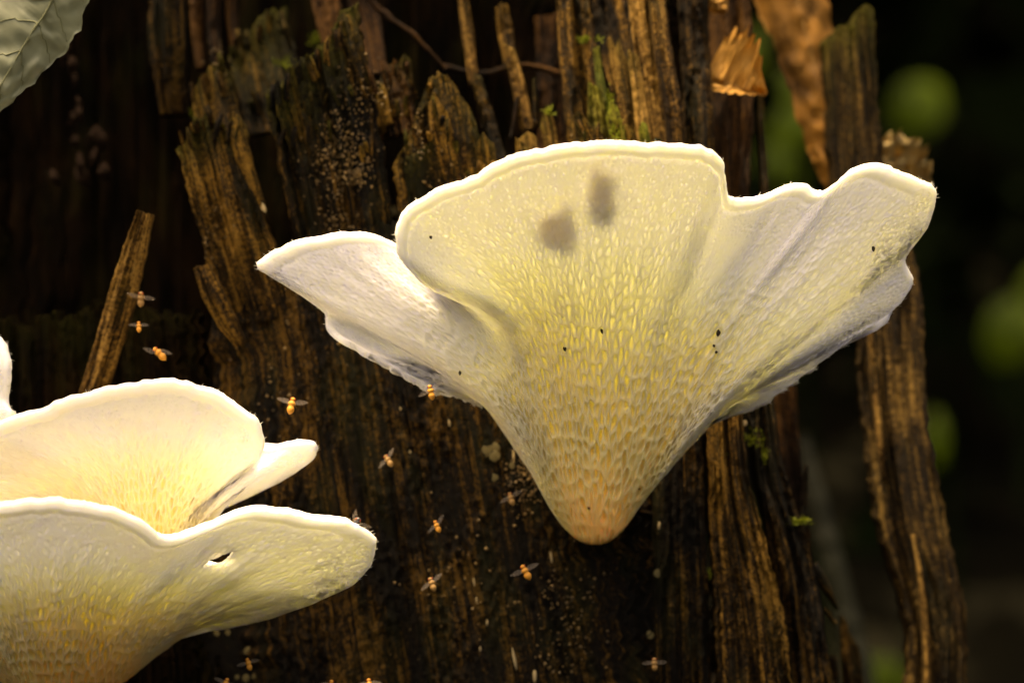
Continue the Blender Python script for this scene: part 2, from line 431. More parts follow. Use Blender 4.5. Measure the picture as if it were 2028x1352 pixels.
SL = [
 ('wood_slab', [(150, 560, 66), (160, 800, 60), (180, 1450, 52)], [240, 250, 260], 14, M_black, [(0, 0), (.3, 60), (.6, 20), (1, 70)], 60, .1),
 # name, path, half widths, thickness, material, top outline, jag, moss
 ('wood_slab', [(405, 205, 42), (455, 420, 41), (520, 640, 45)], [66, 70, 62], 9, M_slab, [(0, 75), (.5, 5), (.65, 40), (.85, 75), (1, 30)], 26, .9),
 ('splinter', [(460, 220, 37), (478, 300, 37), (515, 420, 40)], [15, 18, 13], 5, M_slab, [(0, 25), (.6, 0), (1, 12)], 12, .4),
 ('wood_slab', [(600, 20, 41), (645, 250, 41), (700, 560, 44)], [108, 108, 90], 9, M_face, [(0, 165), (.35, 110), (.7, 60), (.86, 5), (1, 0)], 20, 1.0),
 ('splinter', [(560, 120, 36), (590, 220, 37), (620, 330, 40)], [34, 40, 34], 4, M_face, [(0, 75), (.5, 20), (1, 0)], 20, .8),
 ('splinter', [(680, 20, 38), (700, 90, 38), (730, 190, 40)], [17, 20, 16], 5, M_slab, [(0, 18), (.5, 0), (1, 22)], 14, .5),
 ('wood_slab', [(845, 140, 42), (870, 300, 41), (900, 520, 44)], [88, 92, 82], 9, M_slab, [(0, 175), (.3, 90), (.5, 15), (.62, 0), (.72, 12), (.9, 75), (1, 160)], 20, .35),
 ('splinter', [(860, 175, 36), (880, 290, 36), (910, 400, 39)], [16, 24, 20], 4, M_slab, [(0, 28), (.4, 0), (1, 50)], 14, .3),
 ('splinter', [(838, 250, 36), (840, 330, 37), (850, 440, 40)], [34, 40, 36], 4, M_face, [(0, 60), (.5, 30), (1, 0)], 20, .4),
 ('wood_slab', [(765, 120, 50), (775, 180, 48), (790, 270, 46)], [32, 40, 40], 8, M_red, [(0, 50), (.4, 10), (.8, 0), (1, 40)], 28, .2),
 ('splinter', [(745, 150, 45), (750, 190, 44), (765, 250, 44)], [14, 18, 14], 5, M_slab, [(0, 0), (1, 20)], 14, .6),
 ('splinter', [(800, 105, 50), (803, 150, 50), (810, 215, 49)], [12, 14, 11], 5, M_slab, [(0, 26), (.5, 0), (1, 14)], 10, .6),
 ('wood_slab', [(415, 125, 58), (425, 190, 57), (440, 280, 54)], [42, 44, 42], 8, M_slab, [(0, 55), (.5, 5), (.8, 0), (1, 40)], 18, .7),
 ('wood_slab', [(500, 15, 74), (520, 110, 72), (550, 260, 66)], [66, 66, 60], 8, M_face, [(0, 90), (.4, 45), (.8, 0), (1, 8)], 26, .9),
 ('splinter', [(555, 20, 60), (565, 60, 60), (575, 95, 62)], [5, 6, 3], 3, M_slab, None, 8, .5),
 ('wood_slab', [(330, -60, 62), (332, 100, 62), (345, 230, 66)], [34, 34, 26], 10, M_face, None, 10, 0),
 ('splinter', [(388, -40, 78), (392, 60, 78), (400, 140, 76)], [12, 12, 9], 6, M_red, None, 10, 0),
 ('splinter', [(422, -40, 76), (424, 60, 76), (430, 130, 74)], [11, 12, 9], 6, M_red, None, 10, 0),
 ('splinter', [(455, -40, 80), (460, 40, 80), (466, 110, 78)], [10, 12, 9], 6, M_red, None, 10, 0),
 ('splinter', [(640, -40, 76), (650, 20, 74), (665, 90, 72)], [30, 30, 26], 6, M_red, None, 10, 0),
 ('splinter', [(700, -40, 72), (725, 40, 70), (745, 150, 62)], [26, 28, 22], 6, M_red, None, 10, 0),
 # thin pieces standing in the hollow
 ('splinter', [(912, -40, 60), (925, 60, 60), (940, 170, 60)], [10, 12, 11], 5, M_pale, None, 10, 0),
 ('splinter', [(940, 140, 55), (958, 210, 55), (990, 320, 54)], [9, 14, 15], 5, M_slab, [(0, 20), (.5, 0), (1, 8)], 12, .3),
 ('splinter', [(992, 0, 66), (1000, 60, 66), (1012, 140, 64)], [11, 15, 13], 5, M_slab, [(0, 10), (.5, 0), (1, 12)], 14, .2),
 ('splinter', [(1002, 75, 58), (1022, 150, 57), (1045, 260, 56)], [9, 14, 14], 5, M_pale, [(0, 0), (1, 25)], 14, .4),
 ('splinter', [(1058, 152, 52), (1060, 190, 52), (1064, 250, 52)], [3, 5, 6], 4, M_slab, None, 6, .3),
 ('splinter', [(1078, 212, 48), (1085, 250, 48), (1098, 330, 48)], [9, 14, 14], 5, M_pale, [(0, 22), (.5, 0), (1, 10)], 12, 1.0),
 ('splinter', [(1040, 250, 50), (1045, 280, 50), (1050, 340, 50)], [12, 18, 20], 5, M_pale, [(0, 12), (.5, 0), (1, 20)], 20, .6),
 ('splinter', [(1024, 190, 54), (1020, 225, 54), (1012, 275, 54)], [3.5, 4, 4], 3, M_red, None, 6, 0),
 ('splinter', [(932, 275, 44), (936, 300, 44), (945, 360, 44)], [12, 17, 18], 6, M_pale, [(0, 25), (.6, 0), (1, 12)], 12, .2),
 ('splinter', [(958, 258, 40), (962, 300, 40), (970, 370, 42)], [10, 20, 22], 6, M_slab, [(0, 18), (.4, 0), (1, 22)], 12, .4),
 ('splinter', [(1028, 268, 42), (1030, 290, 42), (1034, 330, 43)], [7, 9, 10], 5, M_slab, [(0, 0), (1, 14)], 10, .4),
 ('splinter', [(1010, 296, 38), (1018, 310, 38), (1030, 350, 40)], [26, 34, 36], 6, M_pale, None, 22, .9),
 ('wood_slab', [(1090, 20, 86), (1095, 120, 84), (1100, 330, 80)], [32, 34, 34], 6, M_red, None, 20, 0),
 # right hand wall of the stump above the big cap
 ('wood_slab', [(1128, -60, 52), (1146, 130, 50), (1168, 340, 48)], [32, 36, 38], 9, M_slab, None, 10, .3),
 ('splinter', [(1140, 215, 44), (1150, 255, 44), (1160, 340, 44)], [14, 22, 26], 5, M_slab, [(0, 14), (.5, 0), (1, 20)], 16, .3),
 ('splinter', [(1180, 92, 42), (1190, 175, 42), (1206, 300, 42)], [6, 9, 14], 5, M_mossy, None, 8, .6),
 ('splinter', [(1170, 148, 40), (1178, 200, 40), (1190, 320, 40)], [5, 14, 24], 5, M_mossy, [(0, 0), (.4, 6), (1, 24)], 18, .6),
 ('splinter', [(1205, 190, 36), (1215, 240, 36), (1236, 330, 38)], [10, 15, 16], 5, M_mossy, [(0, 30), (.6, 0), (1, 16)], 18, 1.0),
 ('splinter', [(1160, 240, 36), (1168, 270, 36), (1180, 330, 38)], [14, 24, 28], 5, M_slab, [(0, 22), (.4, 0), (1, 18)], 20, .5),
 ('wood_slab', [(1225, -60, 62), (1250, 120, 60), (1290, 340, 56)], [62, 64, 60], 9, M_slab, None, 10, 0),
 ('wood_slab', [(1222, 68, 45), (1238, 170, 45), (1262, 330, 44)], [20, 27, 25], 7, M_pale, [(0, 4), (.15, 0), (.3, 26), (.5, 6), (.7, 70), (.85, 30), (1, 40)], 10, .7),
 ('splinter', [(1252, 100, 41), (1262, 170, 41), (1280, 320, 41)], [9, 13, 16], 5, M_pale, [(0, 14), (.5, 0), (1, 10)], 10, .6),
 ('splinter', [(1270, 238, 36), (1276, 270, 36), (1284, 330, 38)], [7, 10, 11], 5, M_mossy, [(0, 14), (.5, 0), (1, 8)], 10, .8),
 ('splinter', [(1238, 240, 37), (1246, 270, 37), (1256, 330, 38)], [7, 12, 14], 5, M_slab, [(0, 12), (.5, 0), (1, 18)], 12, .6),
 ('splinter', [(1298, 262, 34), (1300, 285, 34), (1306, 330, 36)], [6, 12, 14], 5, M_slab, [(0, 20), (.4, 0), (1, 14)], 12, .5),
 ('wood_slab', [(1262, -60, 50), (1284, 110, 49), (1318, 340, 47)], [26, 28, 26], 8, M_pale, None, 8, .2),
 ('wood_slab', [(1294, -60, 44), (1312, 100, 42), (1334, 230, 41), (1338, 360, 42)], [16, 17, 18, 20], 8, M_pale, None, 8, .4),
 ('wood_slab', [(1370, -60, 56), (1378, 120, 54), (1392, 400, 50)], [28, 28, 27], 12, M_slab, None, 8, 0),
 ('wood_slab', [(1440, -60, 76), (1448, 150, 72), (1446, 420, 66)], [42, 44, 34], 12, M_red, None, 8, 0),
 ('splinter', [(1507, 155, 68), (1508, 260, 68), (1518, 420, 66)], [4, 6, 10], 5, M_slab, None, 6, 0),
 # right of and below the big cap
 ('wood_slab', [(1340, 700, 42), (1342, 1000, 41), (1352, 1450, 42)], [50, 50, 62], 12, M_face, None, 8, 0),
 ('wood_slab', [(1425, 700, 44), (1440, 950, 42), (1478, 1200, 41), (1500, 1450, 42)], [34, 40, 66, 80], 14, M_slab, None, 8, 0),
 ('wood_slab', [(1500, 740, 50), (1520, 930, 49), (1572, 1130, 49), (1608, 1450, 50)], [22, 30, 40, 52], 12, M_face, None, 8, .3),
 ('wood_slab', [(1540, 640, 80), (1550, 850, 78), (1585, 1080, 76)], [30, 30, 20], 8, M_red, None, 8, 0),
 ('splinter', [(1598, 918, 70), (1594, 980, 70), (1588, 1060, 68)], [3, 6, 7], 4, M_face, None, 6, 0),
 ('splinter', [(1672, 1212, 82), (1684, 1290, 80), (1694, 1430, 80)], [8, 17, 20], 6, M_slab, [(0, 0), (.4, 5), (.6, 40), (1, 70)], 8, .2),
 ('splinter', [(1648, 1295, 78), (1652, 1340, 78), (1656, 1430, 78)], [6, 8, 8], 5, M_slab, None, 6, 0),
 ('splinter', [(1608, 1118, 58), (1634, 1160, 60), (1658, 1205, 62)], [14, 10, 2], 3, M_face, None, 4, 0),
 ('splinter', [(1630, 1205, 60), (1640, 1215, 60), (1655, 1235, 60)], [5, 5, 3], 3, M_slab, None, 3, .2),
]
for k, (nm, path, hw, th, mat, top, jag, moss) in enumerate(SL):
    plank(nm, path, hw, th, mat, stump, 100 + 7 * k, top=top, jag=jag, moss=moss,
          du=0.34, dl=0.6, fib=0.6 if nm == 'splinter' else 1.1, crack=0.2 if nm == 'splinter' else 0.65, rough=0.5, layer=0.7 if nm == 'splinter' else 1.1)

# the hidden foot of the stump, down to the soil
def stump_foot():
    n, m = 72, 26
    a = np.arange(n) * 2 * math.pi / n
    z = np.linspace(-0.078, -0.66, m)
    f = (z - z[0]) / (z[-1] - z[0])
    r = 0.062 + 0.055 * f + 0.05 * f ** 3
    R = r[None] * (1 + 0.10 * (vn(a[:, None] * 6, f[None] * 2, 5) - .5) + 0.05 * (vn(a[:, None] * 20, f[None] * 3, 6) - .5))
    V = np.stack([-0.008 + 1.25 * R * np.cos(a)[:, None], 0.108 + R * np.sin(a)[:, None], z[None] + 0 * R], -1)
    me = mesh_np('stump_foot', V, grid_quads(n, m, True), ngons=[[i * m for i in range(n)][::-1]])
    vattr(me, 'fib', np.stack([a[:, None] * 90 + 0 * R, f[None] * 580 + 0 * R, 0 * R + 4], -1))
    fattr(me, 'moss', 0 * R)
    put(link('stump_foot', me, M_face), stump)
stump_foot()

# roots / twigs across the hollow
def twig(name, pts, radii, mat, label=None, cat=None, parent=None, wob=0.4, seed=1, n=9, group=None):
    P = Wn(pts); kn = np.arange(len(P)).astype(float)
    t = np.linspace(0, len(P) - 1, 14 * (len(P) - 1))
    C = hermite(P, kn, t)
    r = np.interp(t, kn, radii) * PX
    C[:, 0] += (vn(t * 4, 0 * t, seed) - .5) * wob * 1e-3; C[:, 2] += (vn(t * 4, 0 * t, seed + 1) - .5) * wob * 1e-3
    r *= 1 + 0.3 * (vn(t * 7, 0 * t, seed + 2) - .5)
    v, q, ng = tube(C, r, n)
    me = mesh_np(name, v, q, ngons=ng)
    th = np.arange(n) * 2 * math.pi / n
    fib = np.stack([np.repeat((th * r.mean() * 1e3)[:, None], len(t), 1), np.repeat((t * 12)[None], n, 0), np.full((n, len(t)), seed * 1.0)], -1)
    vattr(me, 'fib', fib); fattr(me, 'moss', np.zeros(n * len(t)))
    o = link(name, me, mat, label=label, cat=cat, group=group)
    if parent: put(o, parent)
    return o
twig('root', [(735, 0, 60), (765, 30, 60), (820, 70, 59), (882, 138, 60)], [7, 8, 6, 5], M_red, 'thin reddish root slanting down across the hollow top of the stump', 'root', seed=3)
twig('root', [(872, 128, 66), (950, 146, 66), (1030, 130, 68), (1115, 148, 70)], [6, 7, 8, 7], M_red, 'thin reddish root lying level across the hollow between splinters', 'root', seed=5)

# ------------------------------------------------------------------ detached wood
post = empty('wooden_post', W(1850, 1400, 72), 'tall leaning weathered plank with mossy broken top beside the stump', 'plank')
plank('plank_body', [(1672, 5, 84), (1684, 170, 82), (1696, 330, 80), (1752, 560, 76), (1768, 800, 74), (1802, 1030, 72), (1848, 1220, 72), (1852, 1340, 72), (1852, 1440, 72)],
      [50, 52, 54, 64, 62, 66, 60, 58, 58], 12, M_post, post, 901, top=[(0, 85), (.3, 55), (.55, 50), (.72, 20), (.85, 0), (1, 12)], jag=14, fib=1.0, du=0.34, dl=0.7, moss=1.3, crack=0.45)
v, q, ng = tube([W(1852, 1430, 72), W(1870, 2600, 78), W(1880, 7000, 85)], [0.0060, 0.010, 0.014], 14)
me = mesh_np('post_foot', v, q, ngons=ng); vattr(me, 'fib', np.random.rand(len(v), 3) * 20); fattr(me, 'moss', np.zeros(len(v)))
put(link('post_foot', me, M_slab), post)
for k, (pts, hw) in enumerate([([(1722, 640, 66), (1730, 740, 66), (1740, 860, 65), (1752, 950, 65)], [5, 8, 6, 4]),
                               ([(1806, 1052, 64), (1822, 1150, 64), (1832, 1250, 64), (1836, 1420, 64)], [4, 5, 6, 6])]):
    plank('edge_sliver', pts, hw, 3, M_pale, post, 930 + k * 9, jag=8, fib=.4, du=.2, dl=.6, crack=0)

plank('stick', [(290, 418, 24), (262, 520, 28), (222, 660, 33), (172, 815, 38), (150, 880, 40)], [17, 26, 28, 26, 26], 6, M_pale, None, 951, jag=8, fib=.5, du=.2, dl=.6, crack=.3, rough=.5, bow=.7)
o = bpy.data.objects['stick']; o['label'] = 'straight brown stick leaning on the dark wood above the left mushrooms'; o['category'] = 'stick'
plank('bark_chip', [(396, 522, 34), (420, 580, 34), (452, 640, 35), (478, 682, 36)], [14, 20, 20, 10], 4, M_slab, None, 967, jag=10, fib=.6, du=.2, dl=.5, crack=.2)
o = bpy.data.objects['bark_chip']; o['label'] = 'short grey brown bark chip stuck aslant on the trunk left of the big cap'; o['category'] = 'bark'

# ------------------------------------------------------------------ mushrooms
CAPS = {}
def make_cap(rows, NT, NV, seed, label, part_label=None, th_rim=2.0, th_base=6.0, pore=1.0, hole=None, lipw=None, pore_depth=0.8, dens=1.0):
    """rows: (rim px,py,mm), (mid), (base), lip 0..1 - from one side of the fan to the other"""
    R = Wn([r[0] for r in rows]); Mi = Wn([r[1] for r in rows]); Ba = Wn([r[2] for r in rows])
    lip = np.array([r[3] for r in rows], float)
    kn = np.concatenate([[0], np.cumsum(0.5 * np.linalg.norm(np.diff(R, axis=0), axis=1) + 0.8 * np.linalg.norm(np.diff(Mi, axis=0), axis=1) + 0.0008)]); kn /= kn[-1]
    t = np.linspace(0, 1, NT)
    R, Mi, Ba = (hermite(a, kn, t) for a in (R, Mi, Ba))
    # small waviness of the margin
    od = R - Mi; od /= np.linalg.norm(od, axis=1)[:, None]
    ra = t * np.linalg.norm(np.diff(R, axis=0), axis=1).sum() * 1e3
    R = R + od * (((vn(ra / 5, 0 * t, seed + 50) - .5) * 0.9 + (vn(ra / 1.7, 0 * t, seed + 51) - .5) * 0.45 + (vn(ra / .6, 0 * t, seed + 52) - .5) * 0.2) * 1e-3)[:, None]
    lw = np.interp(t, kn, lip)
    bc = Ba.mean(0)
    B0 = Ba * 0.78 + bc * 0.22; B0[:, 1] = Ba[:, 1] + 0.012
    vs = np.concatenate([np.linspace(-0.14, 0, 12, endpoint=False), np.linspace(0, 1, NV - 12)])
    S = hermite(np.stack([B0, Ba, Mi, R]), np.array([-0.14, 0, 0.5, 1.0]), vs)      # (NV,NT,3)
    S = np.swapaxes(S, 0, 1)                                                      # (NT,NV,3)
    TT = t[:, None] + 0 * vs[None]; VV = vs[None] + 0 * t[:, None]
    flip = 1.0
    d0 = np.cross(np.gradient(S, axis=0), np.gradient(S, axis=1))
    if d0[:, NV // 2, 1].mean() > 0: flip = -1.0
    def normals(S):
        du = np.gradient(S, axis=0); dv = np.gradient(S, axis=1)
        n = np.cross(du, dv); n /= np.linalg.norm(n, axis=2)[..., None] + 1e-12
        return n * flip
    arc = np.linalg.norm(np.diff(R, axis=0), axis=1).sum() * 1e3                   # mm along the rim
    nrm = normals(S)
    env = sstep(0.02, 0.25, VV) * (1 - 0.75 * sstep(0.7, 1, VV))
    tw = TT + 0.010 * (vn(TT * 9, VV * 3, seed + 40) - .5)
    big = (vn(tw * arc / 9, VV * 1.6, seed) - .5) * 1.5 + (vn(tw * arc / 4, VV * 3, seed + 1) - .5) * 0.8 + (vn(tw * arc / 2.0, VV * 9, seed + 2) - .5) * 0.5
    st0 = np.linalg.norm(np.gradient(S, axis=0), axis=2) / (t[1] - t[0])
    big = big * np.clip(st0 / (arc * 1e-3), .12, 1)
    S = S + nrm * (big * env * 1e-3)[..., None]
    nrm = normals(S)
    base_n = nrm.copy()
    st = np.linalg.norm(np.gradient(S, axis=0), axis=2) / (t[1] - t[0])
    sv = np.linalg.norm(np.gradient(S, axis=1), axis=2) / np.gradient(vs)[None]
    # pores: anisotropic cells, long towards the base, round at the margin
    Lm = sv[:, 12:].mean()                                                       # metres per v
    def lfun(v): return pore * 1e-3 * (4.6 * (1 - sstep(.0, .35, v)) + 3.5 * sstep(.0, .35, v) * (1 - sstep(.6, .97, v)) + 1.0 * sstep(.6, .97, v))
    def wfun(v): return pore * 1e-3 * (1.05 * (1 - sstep(.0, .4, v)) + 0.84 * sstep(.0, .4, v) * (1 - sstep(.7, .97, v)) + 0.85 * sstep(.7, .97, v))
    vb = [-0.13]
    while vb[-1] < 1.05: vb.append(vb[-1] + lfun(vb[-1]) * 0.62 / Lm)
    vb = np.array(vb)
    stm = np.array([np.interp(np.clip(x, -.14, 1), vs, st.mean(0)) for x in vb])
    cnt = np.maximum(6, (stm / wfun(vb) * 0.80).astype(int))
    kk = np.clip(np.searchsorted(vb, vs, side='right') - 1, 0, len(vb) - 1)
    F1 = np.full(TT.shape, 1e9); F2 = np.full(TT.shape, 1e9); ID = np.zeros(TT.shape)
    lv = lfun(VV) / sv; wv = wfun(VV) / st                                       # cell size in param units
    for dk in (-2, -1, 0, 1, 2):
        kb = np.clip(kk + dk, 0, len(vb) - 1)
        nk = cnt[kb][None]
        base_i = np.floor(TT * nk)
        for di in (-1, 0, 1):
            i = base_i + di
            ts = (i + 0.5 + 0.5 * (kb[None] % 2) + 0.7 * (h01(i, kb[None] + 0 * i, seed + 5) - .5)) / nk
            vv = vb[kb][None] + 0.8 * (h01(i, kb[None] + 0 * i, seed + 6) - .5) * (lfun(vb[kb]) * 0.62 / Lm)[None]
            d = np.sqrt(((TT - ts) / wv) ** 2 + ((VV - vv) / lv) ** 2)
            near = d < F1
            F2 = np.where(near, F1, np.minimum(F2, d)); ID = np.where(near, i * 131 + kb[None], ID); F1 = np.where(near, d, F1)
    wall = F2 - F1
    Len = (sv * np.gradient(vs)[None])[:, 12:].sum(1)
    dr = (1 - VV) * Len[:, None]                                                  # metres from the rim
    lipz = lw[:, None] * (1 - sstep(0.0018, 0.0032, dr)) + (1 - lw[:, None]) * (1 - sstep(0.0003, 0.0009, dr))
    pd = pore_depth * (0.36 + 0.64 * (1 - sstep(.35, .8, VV)) + 0.42 * (1 - lw[:, None]) * sstep(.80, .92, VV)) * (0.55 + 0.9 * h01(ID, ID * 0 + 3, seed))
    pd = pd * sstep(-0.10, 0.02, VV) * (0.5 + 0.5 * sstep(.02, .30, VV))
    dep = pd * sstep(0.10, 0.62, wall) * (1 - lipz)
    ridge = 0.04 * (1 - sstep(0.0, 0.12, wall)) * (1 - lipz) * (h01(ID, ID * 0 + 7, seed) - 0.1)
    lipb = lw[:, None] * (0.28 * np.exp(-((dr - 0.0009) / 0.0009) ** 2) - 0.30 * np.exp(-((dr - 0.0027) / 0.0005) ** 2))
    F = S + nrm * ((-dep + ridge + lipb) * 1e-3)[..., None]
    # upper side and rounded rim
    th = (th_rim + (th_base - th_rim) * np.clip(1 - VV, 0, 1.2) ** 1.6) * 1e-3
    th = th * (.25 + .75 * sstep(0, .03, TT) * (1 - sstep(.97, 1, TT)))
    if hole is not None:
        pq = 1014 + S[..., 0] / (PX * (D + S[..., 1]) / D); pr = 676 - S[..., 2] / (PX * (D + S[..., 1]) / D)
        th = th * (.03 + .97 * sstep(5, 24, np.hypot((pq - 436) * .62, pr - 1107)))
    K = 7
    tang = S[:, -1] - S[:, -4]; tang /= np.linalg.norm(tang, axis=1)[:, None]
    nr = base_n[:, -2]; hr = th[:, -1] * 0.5
    arcp = []
    for ph in np.linspace(0, math.pi, K + 2)[1:-1]:
        arcp.append(F[:, -1] - nr * hr[:, None] + hr[:, None] * (nr * math.cos(ph) + tang * math.sin(ph)))
    rim_pts = arcp[K // 2].copy()
    js = np.arange(NV - 1, -1, -1) if hole is not None else np.unique(np.linspace(0, NV - 1, 46).astype(int))[::-1]
    smooth_n = base_n
    top = S[:, js] - smooth_n[:, js] * th[:, js][..., None]
    V = np.concatenate([F, np.stack(arcp, 1), top], 1)
    nv = V.shape[1]
    q = grid_quads(NT, nv)
    i = np.arange(NT - 1)
    baseq = np.stack([i * nv, i * nv + nv - 1, (i + 1) * nv + nv - 1, (i + 1) * nv], -1)
    q = np.concatenate([q, baseq])
    if hole is not None:
        pxs = 1014 + S[..., 0] / (PX * (D + S[..., 1]) / D); pys = 676 - S[..., 2] / (PX * (D + S[..., 1]) / D)
        hm = hole(pxs, pys, VV)
        hv = np.zeros((NT, nv), bool); hv[:, :NV] = hm; hv[:, NV + K:] = hm[:, ::-1]
        hq = hv.ravel()[q].all(1)
        qh = q[hq]; q = q[~hq]
        # walls of the hole
        def other(idx):
            a, b = idx // nv, idx % nv
            return a * nv + (nv - 1 - b)
        fr = qh[(qh % nv < NV).all(1)]
        e = {}
        for f in fr:
            for a, b in zip(f, np.roll(f, -1)):
                if (b, a) in e: del e[(b, a)]
                else: e[(a, b)] = 1
        wq = [[a, b, other(b), other(a)] for a, b in e]
        q = np.concatenate([q, np.array(wq)]) if wq else q
    ends = [[j for j in range(nv)], [(NT - 1) * nv + j for j in range(nv)][::-1]]
    me = mesh_np('mushroom', V, q if flip > 0 else q[:, ::-1], ngons=[e if flip > 0 else e[::-1] for e in ends])
    rad = np.concatenate([VV, np.ones((NT, K)), VV[:, js]], 1)
    fattr(me, 'radial', np.clip(rad, 0, 1))
    root = empty('mushroom', bc, label, 'mushroom', None)
    o = link('cap', me, M_cap); put(o, root)
    # hairs of the margin
    hr_v, hr_t = [], []
    nh = int(arc * 2.6 * dens)
    r2 = np.random.default_rng(seed)
    ti = r2.random(nh)
    for x in ti:
        k = int(x * (NT - 1))
        if r2.random() < lw[k] * 0.86: continue
        p = rim_pts[k] + nr[k] * hr[k] * r2.uniform(-.8, .8) - tang[k] * 0.0003
        d = tang[k] + r2.normal(0, .35, 3); d /= np.linalg.norm(d)
        ln = r2.uniform(.0004, .0011); w = r2.uniform(.00006, .00012)
        a = np.cross(d, nr[k]); a /= np.linalg.norm(a) + 1e-9; b = np.cross(d, a)
        i0 = len(hr_v)
        hr_v += [p + a * w, p - a * w * .5 + b * w * .87, p - a * w * .5 - b * w * .87, p + d * ln]
        hr_t += [[i0, i0 + 1, i0 + 3], [i0 + 1, i0 + 2, i0 + 3], [i0 + 2, i0, i0 + 3]]
    if hr_v:
        ho = link('margin_hair', mesh_np('margin_hair', np.array(hr_v), tris=np.array(hr_t)), M_hair, kind='stuff'); put(ho, root)
    pxs = 1014 + F[..., 0] / (PX * (D + F[..., 1]) / D); pys = 676 - F[..., 2] / (PX * (D + F[..., 1]) / D)
    CAPS[label] = (pxs, pys, F, base_n, th)
    return root

main_rows = [
 ((955, 808, 24), (962, 806, 24), (1093, 992, 29), 0),
 ((880, 776, 14), (960, 805, 21), (1094, 1000, 28), 0),
 ((800, 738, 10), (959, 804, 18), (1096, 1008, 27), 0),
 ((690, 672, 8), (958, 803, 15), (1099, 1018, 27), 0),
 ((655, 645, 10), (957, 802, 13.5), (1101, 1023, 27), 0),
 ((642, 622, 10), (956, 800, 12.5), (1104, 1028, 26), 0),
 ((560, 563, 7), (955, 795, 11.5), (1108, 1034, 26), .1),
 ((517, 528, 6), (955, 784, 9), (1113, 1040, 26), .4),
 ((560, 498, 5), (962, 768, 8.2), (1118, 1045, 26), .8),
 ((625, 474, 4), (972, 752, 7.6), (1123, 1049, 26), 1),
 ((705, 462, 4), (983, 736, 7), (1128, 1053, 26), 1),
 ((780, 480, 5), (994, 720, 6.4), (1132, 1056, 26), 1),
 ((838, 532, 7), (1005, 705, 5.8), (1136, 1058, 26), 1),
 ((862, 572, 2), (1015, 692, 5), (1140, 1060, 26), .6),
 ((832, 556, -10), (1024, 681, 4.2), (1144, 1062, 26), .8),
 ((803, 524, -15), (1033, 671, 3.5), (1148, 1063, 26), 1),
 ((790, 482, -17), (1043, 662, 2.9), (1151, 1064, 26), 1),
 ((803, 436, -18), (1055, 652, 2.4), (1154, 1065, 26), 1),
 ((852, 394, -20), (1068, 646, 2.1), (1158, 1066, 26), 1),
 ((935, 360, -22), (1094, 645, 2), (1165, 1067, 26), 1),
 ((1015, 320, -25), (1120, 650, 2), (1172, 1068, 26), 1),
 ((1110, 299, -27), (1156, 655, 2), (1182, 1068, 26), 1),
 ((1230, 291, -27), (1205, 660, 2), (1194, 1067, 26), 1),
 ((1330, 296, -25), (1250, 662, 2), (1204, 1064, 26), 1),
 ((1398, 304, -22), (1284, 664, 2), (1212, 1061, 26), 1),
 ((1430, 324, -19), (1304, 666, 2), (1219, 1057, 26), 1),
 ((1437, 358, -14), (1320, 670, 3), (1225, 1053, 26), 1),
 ((1452, 396, -8), (1338, 674, 3), (1231, 1048, 26), 1),
 ((1505, 393, -5), (1362, 676, 3), (1237, 1043, 26), 1),
 ((1572, 371, -5), (1390, 680, 3), (1242, 1038, 26), 1),
 ((1618, 382, -4), (1405, 690, 4), (1246, 1033, 26), 1),
 ((1650, 366, -5), (1415, 702, 4), (1250, 1028, 26), 1),
 ((1690, 338, -6), (1423, 716, 4.5), (1253, 1024, 26), 1),
 ((1740, 331, -6), (1429, 732, 5), (1256, 1019, 26), 1),
 ((1790, 354, -5), (1434, 750, 5.5), (1259, 1014, 26), .9),
 ((1840, 378, -3), (1437, 768, 6), (1262, 1010, 26), .4),
 ((1849, 405, 0), (1439, 782, 6.5), (1264, 1006, 26), .1),
 ((1836, 452, 3), (1440, 792, 7.5), (1266, 1002, 27), 0),
 ((1806, 494, 7), (1440, 800, 9), (1268, 998, 27), 0),
 ((1790, 522, 8), (1440, 803, 10), (1270, 995, 27), 0),
 ((1801, 548, 8.5), (1440, 805, 11), (1272, 992, 27), 0),
 ((1801, 571, 9), (1440, 806, 12), (1273, 990, 27), 0),
 ((1768, 613, 9.5), (1440, 807, 13), (1275, 987, 28), 0),
 ((1690, 668, 10), (1440, 808, 15), (1277, 984, 28), 0),
 ((1600, 736, 12.5), (1440, 809, 18), (1279, 980, 29), 0),
 ((1520, 790, 16), (1439, 810, 21), (1280, 976, 29), 0),
 ((1440, 824, 21), (1436, 812, 25), (1281, 972, 31), 0),
]
BIG = 'large white fan shaped mushroom with wavy rim and pored underside, narrowing to a golden foot'
make_cap(main_rows, 1300, 300, 21, BIG, th_rim=1.5, th_base=3.4)

